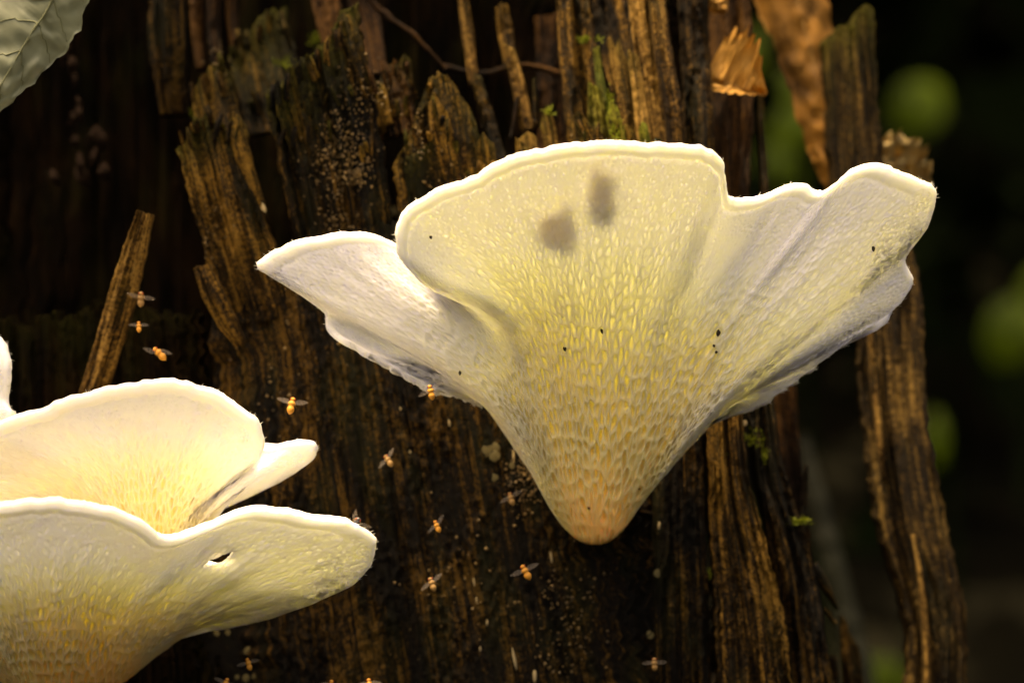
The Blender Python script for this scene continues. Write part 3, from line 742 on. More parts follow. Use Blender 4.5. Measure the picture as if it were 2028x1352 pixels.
MID = 'cream mushroom with a small side lobe, growing just above the lowest mushroom of the cluster'
mid_rows = [
 ((-190, 1010, 18), (60, 1040, 18), (240, 1140, 26), 0),
 ((-230, 960, 8), (70, 1000, 12), (248, 1145, 25), .5),
 ((-180, 900, 1.5), (110, 975, 9), (256, 1150, 24), 1),
 ((-80, 866, -2.3), (150, 965, 6.5), (264, 1154, 24), 1),
 ((20, 838, -4.6), (190, 960, 5), (272, 1157, 24), 1),
 ((110, 808, -6.1), (224, 955, 4.5), (280, 1159, 24), 1),
 ((205, 780, -6.9), (260, 950, 4), (290, 1160, 24), 1),
 ((300, 767, -7.3), (296, 950, 4), (300, 1160, 24), 1),
 ((380, 769, -6.5), (330, 952, 4.5), (308, 1158, 24), 1),
 ((440, 793, -5.4), (356, 960, 5), (314, 1156, 24), 1),
 ((492, 834, -3.5), (378, 970, 6), (319, 1153, 24), .8),
 ((516, 872, -0.8), (394, 980, 7.5), (323, 1150, 24), .6),
 ((514, 906, 2.2), (404, 988, 9), (327, 1147, 25), .5),
 ((500, 912, 8), (409, 996, 10), (330, 1144, 25), .6),
 ((530, 885, 9), (413, 1003, 10.5), (333, 1141, 26), 1),
 ((585, 876, 8), (416, 1010, 9), (336, 1138, 26), 1),
 ((622, 890, 9), (418, 1016, 11), (339, 1134, 26), .7),
 ((618, 912, 12), (418, 1020, 13), (342, 1130, 27), .2),
 ((570, 944, 17), (417, 1023, 16), (345, 1126, 28), 0),
 ((490, 985, 23), (416, 1025, 19), (348, 1122, 29), 0),
 ((425, 1010, 29), (413, 1028, 24), (350, 1118, 31), 0),
]
make_cap(mid_rows, 760, 200, 57, MID, th_rim=1.8, th_base=3.6, pore=1.15)

LOW = 'lowest cream mushroom with thick rolled lip, a slit hole and a long tongue shaped lobe'
low_rows = [
 ((-260, 1250, 5), (-80, 1310, 6), (40, 1365, 18), 0),
 ((-270, 1160, -7.2), (-60, 1250, -3.6), (50, 1370, 16), .6),
 ((-180, 1070, -18), (-20, 1215, -10.8), (64, 1374, 14), 1),
 ((-70, 1022, -24), (30, 1200, -14.4), (82, 1378, 12), 1),
 ((30, 1004, -26.4), (76, 1195, -15.6), (100, 1380, 12), 1),
 ((130, 1000, -26.4), (120, 1192, -15.6), (118, 1381, 12), 1),
 ((210, 1017, -24.6), (158, 1194, -15), (136, 1381, 12), 1),
 ((272, 1046, -21.6), (190, 1200, -13.2), (154, 1380, 13), 1),
 ((312, 1072, -18.6), (216, 1206, -11.4), (170, 1378, 14), 1),
 ((350, 1074, -16.8), (240, 1210, -9.6), (186, 1375, 15), 1),
 ((390, 1058, -16.2), (262, 1212, -8.4), (200, 1371, 16), 1),
 ((440, 1034, -16.8), (286, 1212, -7.2), (212, 1367, 17), 1),
 ((500, 1019, -16.8), (312, 1212, -6), (224, 1362, 18), 1),
 ((570, 1022, -15.6), (338, 1214, -4.8), (234, 1357, 19), 1),
 ((640, 1036, -13.8), (360, 1218, -3.6), (243, 1352, 20), 1),
 ((698, 1050, -11.4), (378, 1222, -1.8), (251, 1347, 21), .7),
 ((730, 1076, -8.4), (384, 1230, 0), (258, 1342, 22), .2),
 ((736, 1104, -5.4), (387, 1236, 3), (264, 1337, 22), 0),
 ((718, 1138, -1.8), (388, 1240, 6), (269, 1332, 23), 0),
 ((670, 1172, 3), (388, 1243, 9), (274, 1328, 24), 0),
 ((590, 1206, 10), (388, 1245, 12), (278, 1323, 25), 0),
 ((500, 1234, 18), (387, 1246, 16), (282, 1318, 27), 0),
 ((410, 1250, 27), (384, 1248, 21), (286, 1313, 30), 0),
]
def slit(px, py, v):
    # pointed slit from (410,1118) to (462,1094)
    ax, ay, bx, by = 400, 1124, 468, 1092
    L = math.hypot(bx - ax, by - ay); ux, uy = (bx - ax) / L, (by - ay) / L
    s = ((px - ax) * ux + (py - ay) * uy) / L
    d = np.abs((px - ax) * -uy + (py - ay) * ux)
    return (s > 0) & (s < 1) & (d < 9.5 * np.sqrt(np.clip(s * (1 - s), 0, 1)) * 2 * 0.62 + 0.6) & (v > .3)
make_cap(low_rows, 640, 190, 83, LOW, th_rim=2.2, th_base=3.8, pore=1.2, hole=slit)

EDGE = 'small white mushroom behind the cream one of the left cluster, only its rim showing'
edge_rows = [
 ((-150, 900, 20), (-180, 860, 20), (-230, 880, 30), 0),
 ((-60, 868, 10), (-170, 830, 14), (-236, 876, 29), 0),
 ((14, 850, 2), (-160, 810, 10), (-240, 870, 28), .1),
 ((16, 815, 0), (-156, 790, 8), (-243, 864, 28), .2),
 ((2, 790, 2), (-156, 775, 8), (-245, 858, 28), .2),
 ((7, 745, 0), (-158, 760, 8), (-246, 850, 28), .2),
 ((6, 705, 0), (-164, 745, 8), (-246, 842, 28), .3),
 ((-14, 666, 2), (-172, 735, 9), (-245, 834, 28), .6),
 ((-90, 620, 4), (-190, 730, 10), (-242, 826, 28), 1),
 ((-200, 610, 8), (-215, 735, 12), (-238, 820, 28), 1),
 ((-300, 660, 16), (-260, 760, 18), (-232, 816, 30), 1),
]
make_cap(edge_rows, 420, 150, 99, EDGE, th_rim=2.0, th_base=4.0)

def on_cap(label, px, py):
    pxs, pys, F, nn, th = CAPS[label]
    d = (pxs - px) ** 2 + (pys - py) ** 2 + (F[..., 1] > np.inf)
    near = np.argwhere(d < max(d.min() * 1.0 + 9, 9))
    k = min(near, key=lambda ij: F[ij[0], ij[1], 1])
    return Vector(F[k[0], k[1]]), Vector(nn[k[0], k[1]]), th[k[0], k[1]]

# dirt on the big cap
def blob_mesh(name, seed, squash=(1, 1, 1), n=10, m=7, amp=0.35):
    a = np.arange(n) * 2 * math.pi / n; b = np.linspace(0, math.pi, m)
    r = 1 + amp * (vn(np.cos(a)[:, None] * 1.7 + 5, np.sin(a)[:, None] * 1.7 + b[None] * 1.3, seed) - .5) * 2
    V = np.stack([r * np.cos(a)[:, None] * np.sin(b)[None] * squash[0], r * np.sin(a)[:, None] * np.sin(b)[None] * squash[1], r * np.cos(b)[None] * squash[2]], -1)
    return mesh_np(name, V, grid_quads(n, m, True))
DIRT = [(1190, 655, 5, 9, 'tiny dark dirt grain halfway up the middle of the big cap'), (1121, 692, 5, 6, 'tiny dark dirt grain left of the middle of the big cap'),
        (1421, 661, 6, 9, 'dark dirt crumb on the right wing of the big cap, largest of its cluster'), (1412, 684, 4, 4, 'tiny dirt grain of the cluster on the right wing of the big cap'),
        (1416, 697, 4, 4, 'tiny dirt grain of the cluster on the right wing of the big cap'), (1728, 492, 5, 8, 'slim dark dirt sliver near the outer right margin of the big cap'),
        (855, 472, 4, 5, 'small brown dirt grain near the left rim of the big cap'), (911, 741, 4, 6, 'small dark dirt grain on the lower left flank of the big cap'),
        (1165, 1008, 4, 5, 'dark dirt grain just above the foot of the big cap'), (1268, 969, 4, 3, 'dark dirt grain at the right edge of the golden foot of the big cap')]
dm = blob_mesh('dirt_grain', 3)
for px, py, rx, rz, lab in DIRT:
    p, nn, th = on_cap(BIG, px, py)
    o = link('dirt_grain', dm, M_speck, label=lab, cat='dirt', group='dirt grains on the big cap')
    o.location = p + nn * 0.0001; o.scale = (rx * PX * .75, 0.0003, rz * PX * .75); o.rotation_euler = (0, random.uniform(-.5, .5), 0)

# two dead leaf scraps lying on the upper side of the big cap
for px, py, sx, sz, rot, lab in [(1098, 440, 30, 56, .35, 'wider dead leaf scrap lying on top of the big cap, a shadow showing through'),
                            (1192, 392, 20, 54, .0, 'narrow dead leaf scrap lying on top of the big cap, a shadow showing through')]:
    p, nn, th = on_cap(BIG, px, py)
    o = link('leaf_scrap', blob_mesh('leaf_scrap', int(px), (1, 1, 1), 24, 11, .9), M_scrap, label=lab, cat='leaf scrap')
    o.location = p - nn * (th + 0.0012)
    o.rotation_mode = 'QUATERNION'
    o.rotation_quaternion = nn.to_track_quat('Z', 'Y')
    o.scale = (sx * PX, sz * PX * 1.2, 0.0008)

# ------------------------------------------------------------------ things on the trunk
dg = bpy.context.evaluated_depsgraph_get()
_trees = None
def on_wood(px, py, default=40):
    """point on the front of the wood under a photograph pixel"""
    global _trees
    from mathutils.bvhtree import BVHTree
    if _trees is None:
        _trees = []
        for o in COL.objects:
            if o.type == 'MESH' and o.parent == stump:
                vs = [v.co[:] for v in o.data.vertices]; fs = [p.vertices[:] for p in o.data.polygons]
                _trees.append(BVHTree.FromPolygons(vs, fs))
    a = Vector((0, -D, 0)); d = (W(px, py, 0) - a).normalized()
    best = None
    for t in _trees:
        h = t.ray_cast(a, d)
        if h[0] is not None and (best is None or h[3] < best[3]): best = h
    if best is None: return W(px, py, default), Vector((0, -1, 0))
    n = best[1]
    if n.y > 0: n = -n
    return best[0], n

EDGES = [((345, 275), (410, 215), 7, M_slab), ((410, 215), (470, 245), 6, M_slab), ((490, 200), (620, 108), 12, M_face), ((620, 108), (690, 32), 8, M_slab), ((705, 292), (840, 150), 11, M_slab), ((840, 145), (920, 300), 9, M_slab),
         ((430, 98), (545, 22), 8, M_slab), ((375, 155), (450, 140), 5, M_pale), ((720, 130), (810, 110), 8, M_red), ((600, 190), (700, 160), 7, M_face), ((560, 260), (680, 230), 6, M_face), ((760, 260), (900, 240), 8, M_slab),
         ((925, 320), (1100, 320), 14, M_pale), ((1130, 240), (1230, 260), 10, M_slab), ((1180, 290), (1310, 300), 10, M_pale), ((1635, 90), (1720, 20), 0, M_pale)]
shard_jobs = []
for (x0, y0), (x1, y1), n_, mt_ in EDGES:
    for i_ in range(n_):
        f_ = (i_ + random.random()) / n_
        px_, py_ = x0 + (x1 - x0) * f_ + random.uniform(-5, 5), y0 + (y1 - y0) * f_ + random.uniform(0, 16)
        p_, _n = on_wood(px_, py_ + 26)
        if p_.y > .08: continue
        shard_jobs.append((px_, py_, p_.y * 1e3, mt_))
for i_, (px_, py_, ym, mt_) in enumerate(shard_jobs):
    h_ = random.uniform(16, 46); w_ = random.uniform(2.5, 7); ln_ = random.gauss(.05, .16)
    plank('splinter', [(px_ - ln_ * h_, py_ - h_ * .35, ym - random.uniform(-.5, 2)), (px_, py_ + h_ * .2, ym - random.uniform(0, 1)), (px_ + ln_ * h_ + 3, py_ + h_, ym + .5)], [w_ * .45, w_, w_ * .9], random.uniform(1, 2.4), mt_, stump, 2000 + i_ * 3,
          jag=10, moss=random.choice([0, 0, .4, .9]), du=.2, dl=.45, fib=.3, crack=0, rough=.3, layer=.3)

def crumbs():
    V, T = [], []
    oct_v = np.array([(1, 0, 0), (-1, 0, 0), (0, 1, 0), (0, -1, 0), (0, 0, 1), (0, 0, -1)], float)
    oct_t = np.array([(0, 2, 4), (2, 1, 4), (1, 3, 4), (3, 0, 4), (2, 0, 5), (1, 2, 5), (3, 1, 5), (0, 3, 5)])
    zones = [(690, 290, 55, 90, 260), (705, 345, 22, 26, 120), (660, 330, 60, 80, 160), (670, 430, 45, 30, 70), (440, 110, 45, 35, 70), (740, 170, 60, 50, 110),
             (1060, 920, 45, 55, 240), (1040, 960, 40, 60, 140), (1120, 1230, 70, 160, 180), (880, 400, 60, 60, 90), (820, 270, 60, 60, 60), (560, 700, 140, 200, 60), (1180, 280, 40, 24, 60), (420, 480, 40, 90, 40), (900, 1150, 200, 150, 60)]
    for cx, cy, sx, sy, n in zones:
        for _ in range(n):
            px, py = cx + random.gauss(0, .5) * sx, cy + random.gauss(0, .5) * sy
            p, nn = on_wood(px, py)
            if p.y > 0.075: continue
            r = random.choice([2.0, 2.4, 3.2, 4.0, 5.0]) * PX * random.uniform(.5, 1.0)
            v = oct_v * r * np.random.uniform(.6, 1.3, (6, 3)) + np.array(p + nn * r * .3)
            T.append(oct_t + len(V) * 6); V.append(v)
    me = mesh_np('wood_crumbs', np.concatenate(V), tris=np.concatenate(T), smooth=False)
    link('wood_crumbs', me, M_crumb, label='loose brown and golden wood crumbs stuck in patches on the trunk', cat='crumbs', kind='stuff')
crumbs()

disc_m = {}
def disc(px, py, r, lab, mat=M_disc, name='bokeh_disc', cat='bokeh', group='pale fungus discs on the wood', asp=1.0, rot=0.0, thick=.12, seed=None):  # defaults draw the bokeh of drips as pale solid discs
    p, nn = on_wood(px, py)
    me = blob_mesh(name, int(px + py) if seed is None else seed, (1, 1, 1), 14, 7, .3)
    o = link(name, me, mat, label=lab, cat=cat, group=group)
    o.location = p + Vector((0, -1, 0)) * r * PX * .12
    o.scale = (r * PX * asp, r * PX * thick, r * PX); o.rotation_euler = (0, rot, 0)
    return o
for px, py, r, lab in [(962, 893, 13, 'pale fungus disc of the overlapping trio on the wood left of the golden foot'), (979, 888, 12, 'pale fungus disc of the overlapping trio on the wood left of the golden foot'), (980, 903, 11, 'pale fungus disc of the overlapping trio on the wood left of the golden foot'),
                       (979, 945, 8, 'single pale disc just under the trio of discs'), (1014, 921, 7, 'single pale disc between the trio of discs and the golden foot'),
                       (1302, 1134, 8, 'round pale disc on the wood below and right of the golden foot'), (1288, 1256, 8, 'small round grey disc on dark wood above the brown fly'),
                       (430, 1253, 6, 'one of two dim discs side by side under the long lobe of the lowest mushroom'), (451, 1252, 6, 'one of two dim discs side by side under the long lobe of the lowest mushroom'),
                       (492, 1288, 9, 'yellowish disc right above a hovering fly under the lowest mushroom'), (488, 1342, 8, 'dim small disc low on the wood beside the lowest mushroom'), (504, 1338, 6, 'dim small disc low on the wood beside the lowest mushroom'), (470, 1340, 5, 'dim small disc low on the wood beside the lowest mushroom'),
                       (782, 418, 11, 'pale curled disc on the wood above the left wing of the big cap')]:
    disc(px, py, r, lab)
for px, py, r, asp, rot, lab in [(889, 836, 9, .35, -.2, 'white oval grain on the grooved wood under the left wing of the big cap'), (793, 809, 5, .5, 0, 'tiny white grain below the fly at the left wing of the big cap'),
                       (811, 893, 6, .5, -.4, 'tiny pale grain between two flies and the lower trunk'), (1017, 905, 15, .2, -.05, 'slim white streak of resin beside the golden foot'), (1092, 1103, 12, .25, -.15, 'slim pale grain hanging under the golden foot'),
                       (939, 1153, 9, .25, -.15, 'slim pale grain of the line down the dark lower trunk'), (944, 1186, 7, .35, 0, 'slim pale grain of the line down the dark lower trunk'), (965, 1231, 8, .4, .2, 'slim pale grain of the line down the dark lower trunk'), (951, 1284, 6, .5, 0, 'slim pale grain of the line down the dark lower trunk'),
                       (1019, 1304, 22, .18, -.2, 'long crooked pale straw fibre on the dark lower trunk'), (1059, 1338, 12, .4, 0, 'whitish grain at the very bottom of the trunk'), (1305, 1040, 8, .45, .1, 'yellowish grain on the wood right of the golden foot'), (1098, 1000, 16, .16, -.35, 'bright wet white line along the left edge of the golden foot'),
                       (520, 410, 12, .6, -.6, 'pale curled grain on the trunk left of the left wing of the big cap'), (1475, 838, 6, 1.2, .3, 'whitish fluff caught on the wood under the right wing of the big cap')]:
    disc(px, py, r, lab, M_grain, 'pale_grain', 'grain', 'pale grains on the wood', asp * .8, rot, .2)
# dim flakes in the hollow
FLK = []
FLK_L = ['thin pinkish flake hanging in the dark hollow below the glossy leaf', 'curled greyish flake hanging in the dark hollow below the glossy leaf']
for px, py, r, asp, rot in [(196, 275, 18, .5, .3), (178, 268, 14, .35, -.5), (205, 340, 12, .9, .2), (186, 312, 16, .3, -.3), (158, 325, 18, .35, .1), (166, 350, 16, .8, .6), (152, 280, 9, .8, 0), (110, 352, 12, .6, .4),
                            (140, 128, 12, .7, .1), (132, 110, 16, .3, -.3), (147, 160, 14, .3, .1), (162, 225, 16, .35, .1), (138, 235, 10, .35, -.3), (150, 205, 10, .4, 0)]:
    k = len(FLK)
    dp = 92 + random.uniform(-3, 3)
    sx = math.sin(rot) * r
    o = plank('wood_flake', [(px - sx * 1.5, py - r * 1.5, dp), (px + random.uniform(-7, 7), py, dp - 2), (px + sx * 1.5, py + r * 1.4, dp)], [r * asp * .5, r * asp * 1.3, r * asp * .6], .5, M_flake, None, 700 + k * 5, jag=8, du=.25, dl=.5, fib=.5, crack=0, layer=.3)
    o['label'] = FLK_L[k % 2]; o['category'] = 'flake'; o['group'] = 'flakes in the dark hollow'
    FLK.append(o)

# moss tufts
def moss_tuft(px, py, w, h, n, lab, lean=0.0, y=None):
    p, nn = on_wood(px, py)
    if y is not None: p = W(px, py, y)
    V, Q = [], []
    r = np.random.default_rng(int(px * 7 + py))
    for _ in range(n):
        b = np.array([r.normal(0, .4) * w * PX, r.uniform(-.6, .3) * 1e-3, r.normal(0, .3) * h * PX])
        L = r.uniform(.4, 1.0) * 11 * PX; an = r.normal(lean, .8)
        d = np.array([math.sin(an), r.normal(-.4, .3), math.cos(an)]); d /= np.linalg.norm(d)
        s = np.cross(d, [r.normal(), r.normal(), r.normal()]); s /= np.linalg.norm(s) + 1e-9
        k = len(V); wd = r.uniform(1.0, 2.0) * PX
        V += [b - s * wd, b + s * wd, b + d * L * .6 + s * wd * .9, b + d * L, b + d * L * .6 - s * wd * .9]
        Q.append([k, k + 1, k + 2, k + 3, k + 4])
    me = mesh_np('moss_tuft', np.array(V), ngons=Q, smooth=False)
    o = link('moss_tuft', me, M_moss, label=lab, cat='moss', group='moss tufts on the wood')
    o.location = p
moss_tuft(1160, 78, 30, 12, 130, 'bright green moss tuft like a small shelf on the brown slab above the big cap', 1.0)
moss_tuft(1205, 205, 14, 40, 120, 'yellow green moss running down the thin spire above the big cap')
moss_tuft(1222, 262, 16, 44, 150, 'bright moss patch directly behind the top rim of the big cap')
moss_tuft(1582, 1032, 26, 12, 120, 'bright yellow green moss tuft on the outer edge of the trunk below the right wing', .9)
moss_tuft(1404, 1140, 12, 16, 60, 'small green moss tuft in a crack of the trunk right of the golden foot')
moss_tuft(1440, 900, 6, 6, 24, 'tiny green moss dot on the lit wood under the right wing')
moss_tuft(1085, 222, 10, 16, 50, 'little green moss cushion on a short splinter in the hollow')
moss_tuft(1510, 900, 14, 44, 80, 'dark green moss of the strip along the trunk edge under the right wing')
moss_tuft(1490, 870, 20, 30, 60, 'dark green moss of the strip along the trunk edge under the right wing')
moss_tuft(630, 78, 30, 24, 60, 'dull moss on the slanting broken edge of the left slab')
moss_tuft(560, 130, 40, 30, 80, 'dull moss on the slanting broken edge of the left slab')
moss_tuft(380, 225, 26, 16, 50, 'dull moss on the top of the lower left block of the stump')

# ------------------------------------------------------------------ leaves
def leaf(name, path, wl, wr, mat, vmat, lab, bend=4, crump=0.0, veins=7, seed=1, thick=.25, nl=60, nu=25, edge=0.0, vein_r=2.2, petiole=None):
    """path of (px,py,mm) along the midrib; wl, wr = half widths in px left/right of it; bend mm of fold"""
    P = Wn(path); n = len(P); kn = np.arange(n).astype(float)
    t = np.linspace(0, n - 1, nl)
    C = hermite(P, kn, t)
    T = np.gradient(C, axis=0); T /= np.linalg.norm(T, axis=1)[:, None]
    lat = np.stack([-T[:, 2], 0 * t, T[:, 0]], -1); lat /= np.linalg.norm(lat, axis=1)[:, None]
    WL = hermite(np.array(wl, float)[:, None], kn, t)[:, 0]; WR = hermite(np.array(wr, float)[:, None], kn, t)[:, 0]
    WL = np.maximum(WL, .5); WR = np.maximum(WR, .5)
    u = np.linspace(-1, 1, nu)
    wd = np.where(u[None] < 0, WL[:, None], WR[:, None]) * PX
    ed = 1 + edge * (vn(t[:, None] * 9, np.sign(u)[None] * 3 + 7, seed + 3) - .5) * np.abs(u)[None] ** 3
    sd_ = u[None] * wd * ed
    dep = bend * 1e-3 * np.abs(u)[None] ** 1.6 + crump * 1e-3 * (vn(t[:, None] * 5 + seed, u[None] * 3, seed) - .5) * 2 + crump * .5e-3 * (vn(t[:, None] * 14, u[None] * 8, seed + 1) - .5)
    # quilting between the side veins
    dep = dep + 0.12e-3 * np.abs(np.sin((t[:, None] / (n - 1) * veins - np.abs(u)[None] * 1.0) * math.pi)) * (np.abs(u)[None] > .05)
    F = C[:, None] + lat[:, None] * sd_[..., None] + np.array([0, 1.0, 0]) * dep[..., None]
    Bk = F + np.array([0, thick * 1e-3, 0])
    V = np.concatenate([F.reshape(-1, 3), Bk.reshape(-1, 3)])
    q = grid_quads(nl, nu); q2 = q[:, ::-1] + nl * nu
    per = [k for k in range(nu)] + [i * nu + nu - 1 for i in range(1, nl)] + [(nl - 1) * nu + k for k in range(nu - 2, -1, -1)] + [i * nu for i in range(nl - 2, 0, -1)]
    per = np.array(per); pn = np.roll(per, -1)
    qs = np.stack([per, pn, pn + nl * nu, per + nl * nu], -1)
    root = empty(name, Vector(C[0]), lab, 'leaf')
    bl = link('blade', mesh_np('blade', V, np.concatenate([q, q2, qs[:, ::-1]])), mat); put(bl, root)
    v, q, ng = tube(C + np.array([0, -.1e-3, 0]), np.linspace(1, .35, nl) * vein_r * PX * 1.5, 6)
    link('midrib', mesh_np('midrib', v, q, ngons=ng), vmat).parent = bl
    for k in range(veins):
        for s in (-1, 1):
            f0 = (k + .5) / veins
            if f0 > .95: continue
            us = np.linspace(0, .93, 12)
            tt = np.clip(f0 + us * .9 / veins, 0, 1)
            ii = tt * (nl - 1); jj = (s * us + 1) / 2 * (nu - 1)
            pts = F[np.round(ii).astype(int), np.round(jj).astype(int)] + np.array([0, -.08e-3, 0])
            v, q, ng = tube(pts, np.linspace(1, .4, 12) * vein_r * PX * .8, 5)
            link('vein', mesh_np('vein', v, q, ngons=ng), vmat).parent = bl
    if petiole:
        pts = Wn(petiole)
        v, q, ng = tube(pts, np.linspace(1.6, 1.2, len(pts)) * vein_r * PX * 1.5, 7)
        put(link('petiole', mesh_np('petiole', v, q, ngons=ng), vmat), root)
    return root
leaf('green_leaf', [(150, -140, -22), (104, 0, -18), (60, 70, -16), (0, 172, -14), (-50, 250, -12)], [100, 108, 100, 66, 8], [56, 66, 66, 36, 4], M_leafgrey, M_leafvein,
     'large glossy grey green leaf hanging over the dark hollow', bend=2, crump=.8, veins=6, seed=4, edge=.16, petiole=[(150, -140, -22), (190, -300, -10), (240, -620, 40)])
leaf('dry_leaf', [(1398, 146, 55), (1430, 160, 53), (1475, 178, 53), (1516, 190, 54)], [20, 26, 14, 1], [104, 118, 92, 3], M_leaftan, M_veintan,
     'tan dry leaf with frayed edge caught between the upright slabs', bend=-3, crump=1.2, veins=7, seed=9, edge=.35, vein_r=1.6)
leaf('dry_leaf', [(1560, -60, 100), (1602, 90, 99), (1630, 230, 97), (1650, 330, 95), (1664, 400, 94)], [92, 72, 52, 34, 10], [84, 72, 40, 30, 10], M_leafbrown, M_veintan,
     'long rust brown dead leaf hanging behind the mossy plank top', bend=5, crump=1.0, veins=6, seed=14, edge=.2, vein_r=1.8)
leaf('dry_leaf', [(1735, 300, 96), (1770, 320, 95), (1805, 350, 96), (1838, 372, 98)], [40, 40, 34, 10], [48, 66, 56, 8], M_leafpale, M_leafpale,
     'crumpled pale beige dead leaf stuck behind the leaning plank', bend=-4, crump=3.0, veins=5, seed=23, edge=.5, vein_r=1.5)
leaf('dry_leaf', [(1400, -30, 60), (1420, 5, 60), (1440, 22, 60)], [20, 24, 4], [26, 44, 4], M_leaftan, M_veintan,
     'small ochre leaf tip hanging above the tan frayed leaf', bend=2, crump=.8, veins=4, seed=31, edge=.3, vein_r=1.3)

# ------------------------------------------------------------------ flies
def fly_meshes():
    n, m = 12, 22
    x = np.linspace(0, 1, m)                       # head to tail, unit length
    prof = np.interp(x, [0, .04, .10, .17, .22, .27, .36, .45, .50, .56, .68, .80, .92, 1.0], [0.0, .10, .155, .15, .09, .16, .21, .18, .14, .17, .215, .19, .11, 0.0])
    a = np.arange(n) * 2 * math.pi / n
    ring = prof * (1 + .04 * np.sin(x * 60) * (x > .55))
    V = np.stack([ring[None] * np.cos(a)[:, None], ring[None] * .9 * np.sin(a)[:, None], 0 * a[:, None] - x[None] + .4], -1)
    body = mesh_np('body', V, grid_quads(n, m, True))
    k = 14
    u = np.linspace(0, 1, k)
    up = .13 * np.sin(u ** .8 * math.pi) ** .7; lo = -.16 * np.sin(u ** .7 * math.pi) ** .7
    W1 = np.stack([u * .80, 0 * u + .004, up], -1); W2 = np.stack([u * .80, 0 * u + .004, lo], -1)
    mid = (W1 + W2) / 2
    g = np.stack([W1, mid + [0, .012, 0], W2], 0)
    g2 = g - np.array([0, .008, 0])
    wing = mesh_np('wing', np.concatenate([g.reshape(-1, 3), g2.reshape(-1, 3)]), np.concatenate([grid_quads(3, k), grid_quads(3, k)[:, ::-1] + 3 * k]))
    eye = blob_mesh('eye', 1, (.06, .06, .075), 8, 6, 0)
    v, q, ng = tube([(0, 0, 0), (.12, -.05, .03), (.2, -.02, -.12), (.22, -.04, -.2)], [.016, .014, .010, .006], 5)
    leg = mesh_np('leg', v, q, ngons=ng)
    return body, wing, eye, leg
fb, fw, fe, fl = fly_meshes()
fb_dark = fb.copy(); fb_brown = fb.copy()
for me_, mt in ((fb, M_fly), (fb_dark, M_flydark), (fb_brown, M_flybrown), (fw, M_wing), (fe, M_eye), (fl, M_flybrown)): me_.materials.append(mt)
def fly(px, py, mm, size, rot, lab, body=fb, wing=(.15, -.1), yaw=0.0, pitch=0.0, loc=None):
    root = empty('fly', loc if loc is not None else W(px, py, mm), lab, 'fly', 'small flies around the mushrooms')
    root.scale = (size * PX,) * 3
    root.rotation_euler = (pitch, rot, yaw)
    def kid(nm, me, loc, r, s=(1, 1, 1), par=None):
        o = link(nm, me); o.parent = par or root; o.location = loc; o.rotation_euler = r; o.scale = s
        return o
    bd = kid('body', body, (0, 0, 0), (0, 0, 0))
    kid('wing', fw, (.10, .10 - .2, .10), (0, wing[0], .1)); kid('wing', fw, (-.10, .10 - .2, .10), (0, -wing[1], -.1), (-1, 1, 1))
    kid('eye', fe, (.10, -.04, .28), (0, 0, 0), par=bd); kid('eye', fe, (-.10, -.04, .28), (0, 0, 0), par=bd)
    for s in (1, -1):
        for z in (.12, .04, -.05):
            kid('leg', fl, (.08 * s, .08, z), (0, .3 * (z - .04) * 8, 0), (s * .8, -1, .8))
    return root
FL = [
 (279, 590, 18, 34, .05, 'brown fly hovering by the side spur of the leaning stick, topmost of three', fb_brown, (.15, -.2)),
 (275, 645, 16, 24, -.05, 'small yellow fly hovering beside the leaning stick, middle of three', fb, (.1, -.05)),
 (314, 698, 12, 36, -.75, 'orange fly flying aslant below the leaning stick, lowest of three', fb, (1.0, -1.1)),
 (578, 800, 2, 36, .22, 'bright orange fly hovering over the small side lobe of the cream mushroom', fb, (-.25, -.05)),
 (853, 774, 4, 32, -.22, 'bright orange fly hovering right at the lower margin of the left wing', fb, (-.5, .35)),
 (768, 910, 20, 30, -.6, 'faint tan fly flying before grooved wood between the left wing and the lowest mushroom', fb_brown, (-.5, .3)),
 (865, 1040, 14, 28, -.4, 'orange fly hovering right of the long lobe of the lowest mushroom', fb, (-.6, .45)),
 (1040, 1130, 14, 36, -.5, 'orange fly hovering below and left of the golden foot', fb, (.1, -.1)),
 (855, 1154, 20, 32, -.35, 'dim brown fly hovering low before the dark trunk', fb_brown, (-.35, .4)),
 (1012, 985, 26, 30, -.3, 'dusky orange fly against crumbly wood beside the golden foot', fb_brown, (-.2, .3)),
 (492, 1312, 14, 28, -.25, 'orange fly hovering under the yellowish disc beside the lowest mushroom', fb, (.1, .1)),
 (447, 1352, 12, 30, .4, 'orange fly at the bottom beside the foot of the lowest mushroom', fb, (.1, .1)),
 (656, 1356, 14, 28, .1, 'orange fly of the pair side by side at the bottom of the dark trunk', fb, (.1, .1)),
 (731, 1354, 14, 30, -.1, 'orange fly of the pair side by side at the bottom of the dark trunk', fb, (.1, .1)),
 (1296, 1312, 24, 30, -.05, 'pale brown fly at the bottom below the golden foot', fb_brown, (.1, .1)),
]
for px, py, mm, sz, rot, lab, body, wg in FL:
    fly(px, py, mm, sz, rot, lab, body, wg, pitch=random.uniform(-.3, .2))
p, nn, th = on_cap(LOW, 702, 1056)
fly(0, 0, 0, 36, .5, 'dark fly perched with raised wings on the tip of the long lobe', fb_dark, (-.2, -1.2), pitch=.5, loc=p + Vector((.0004, .002, .0016)))

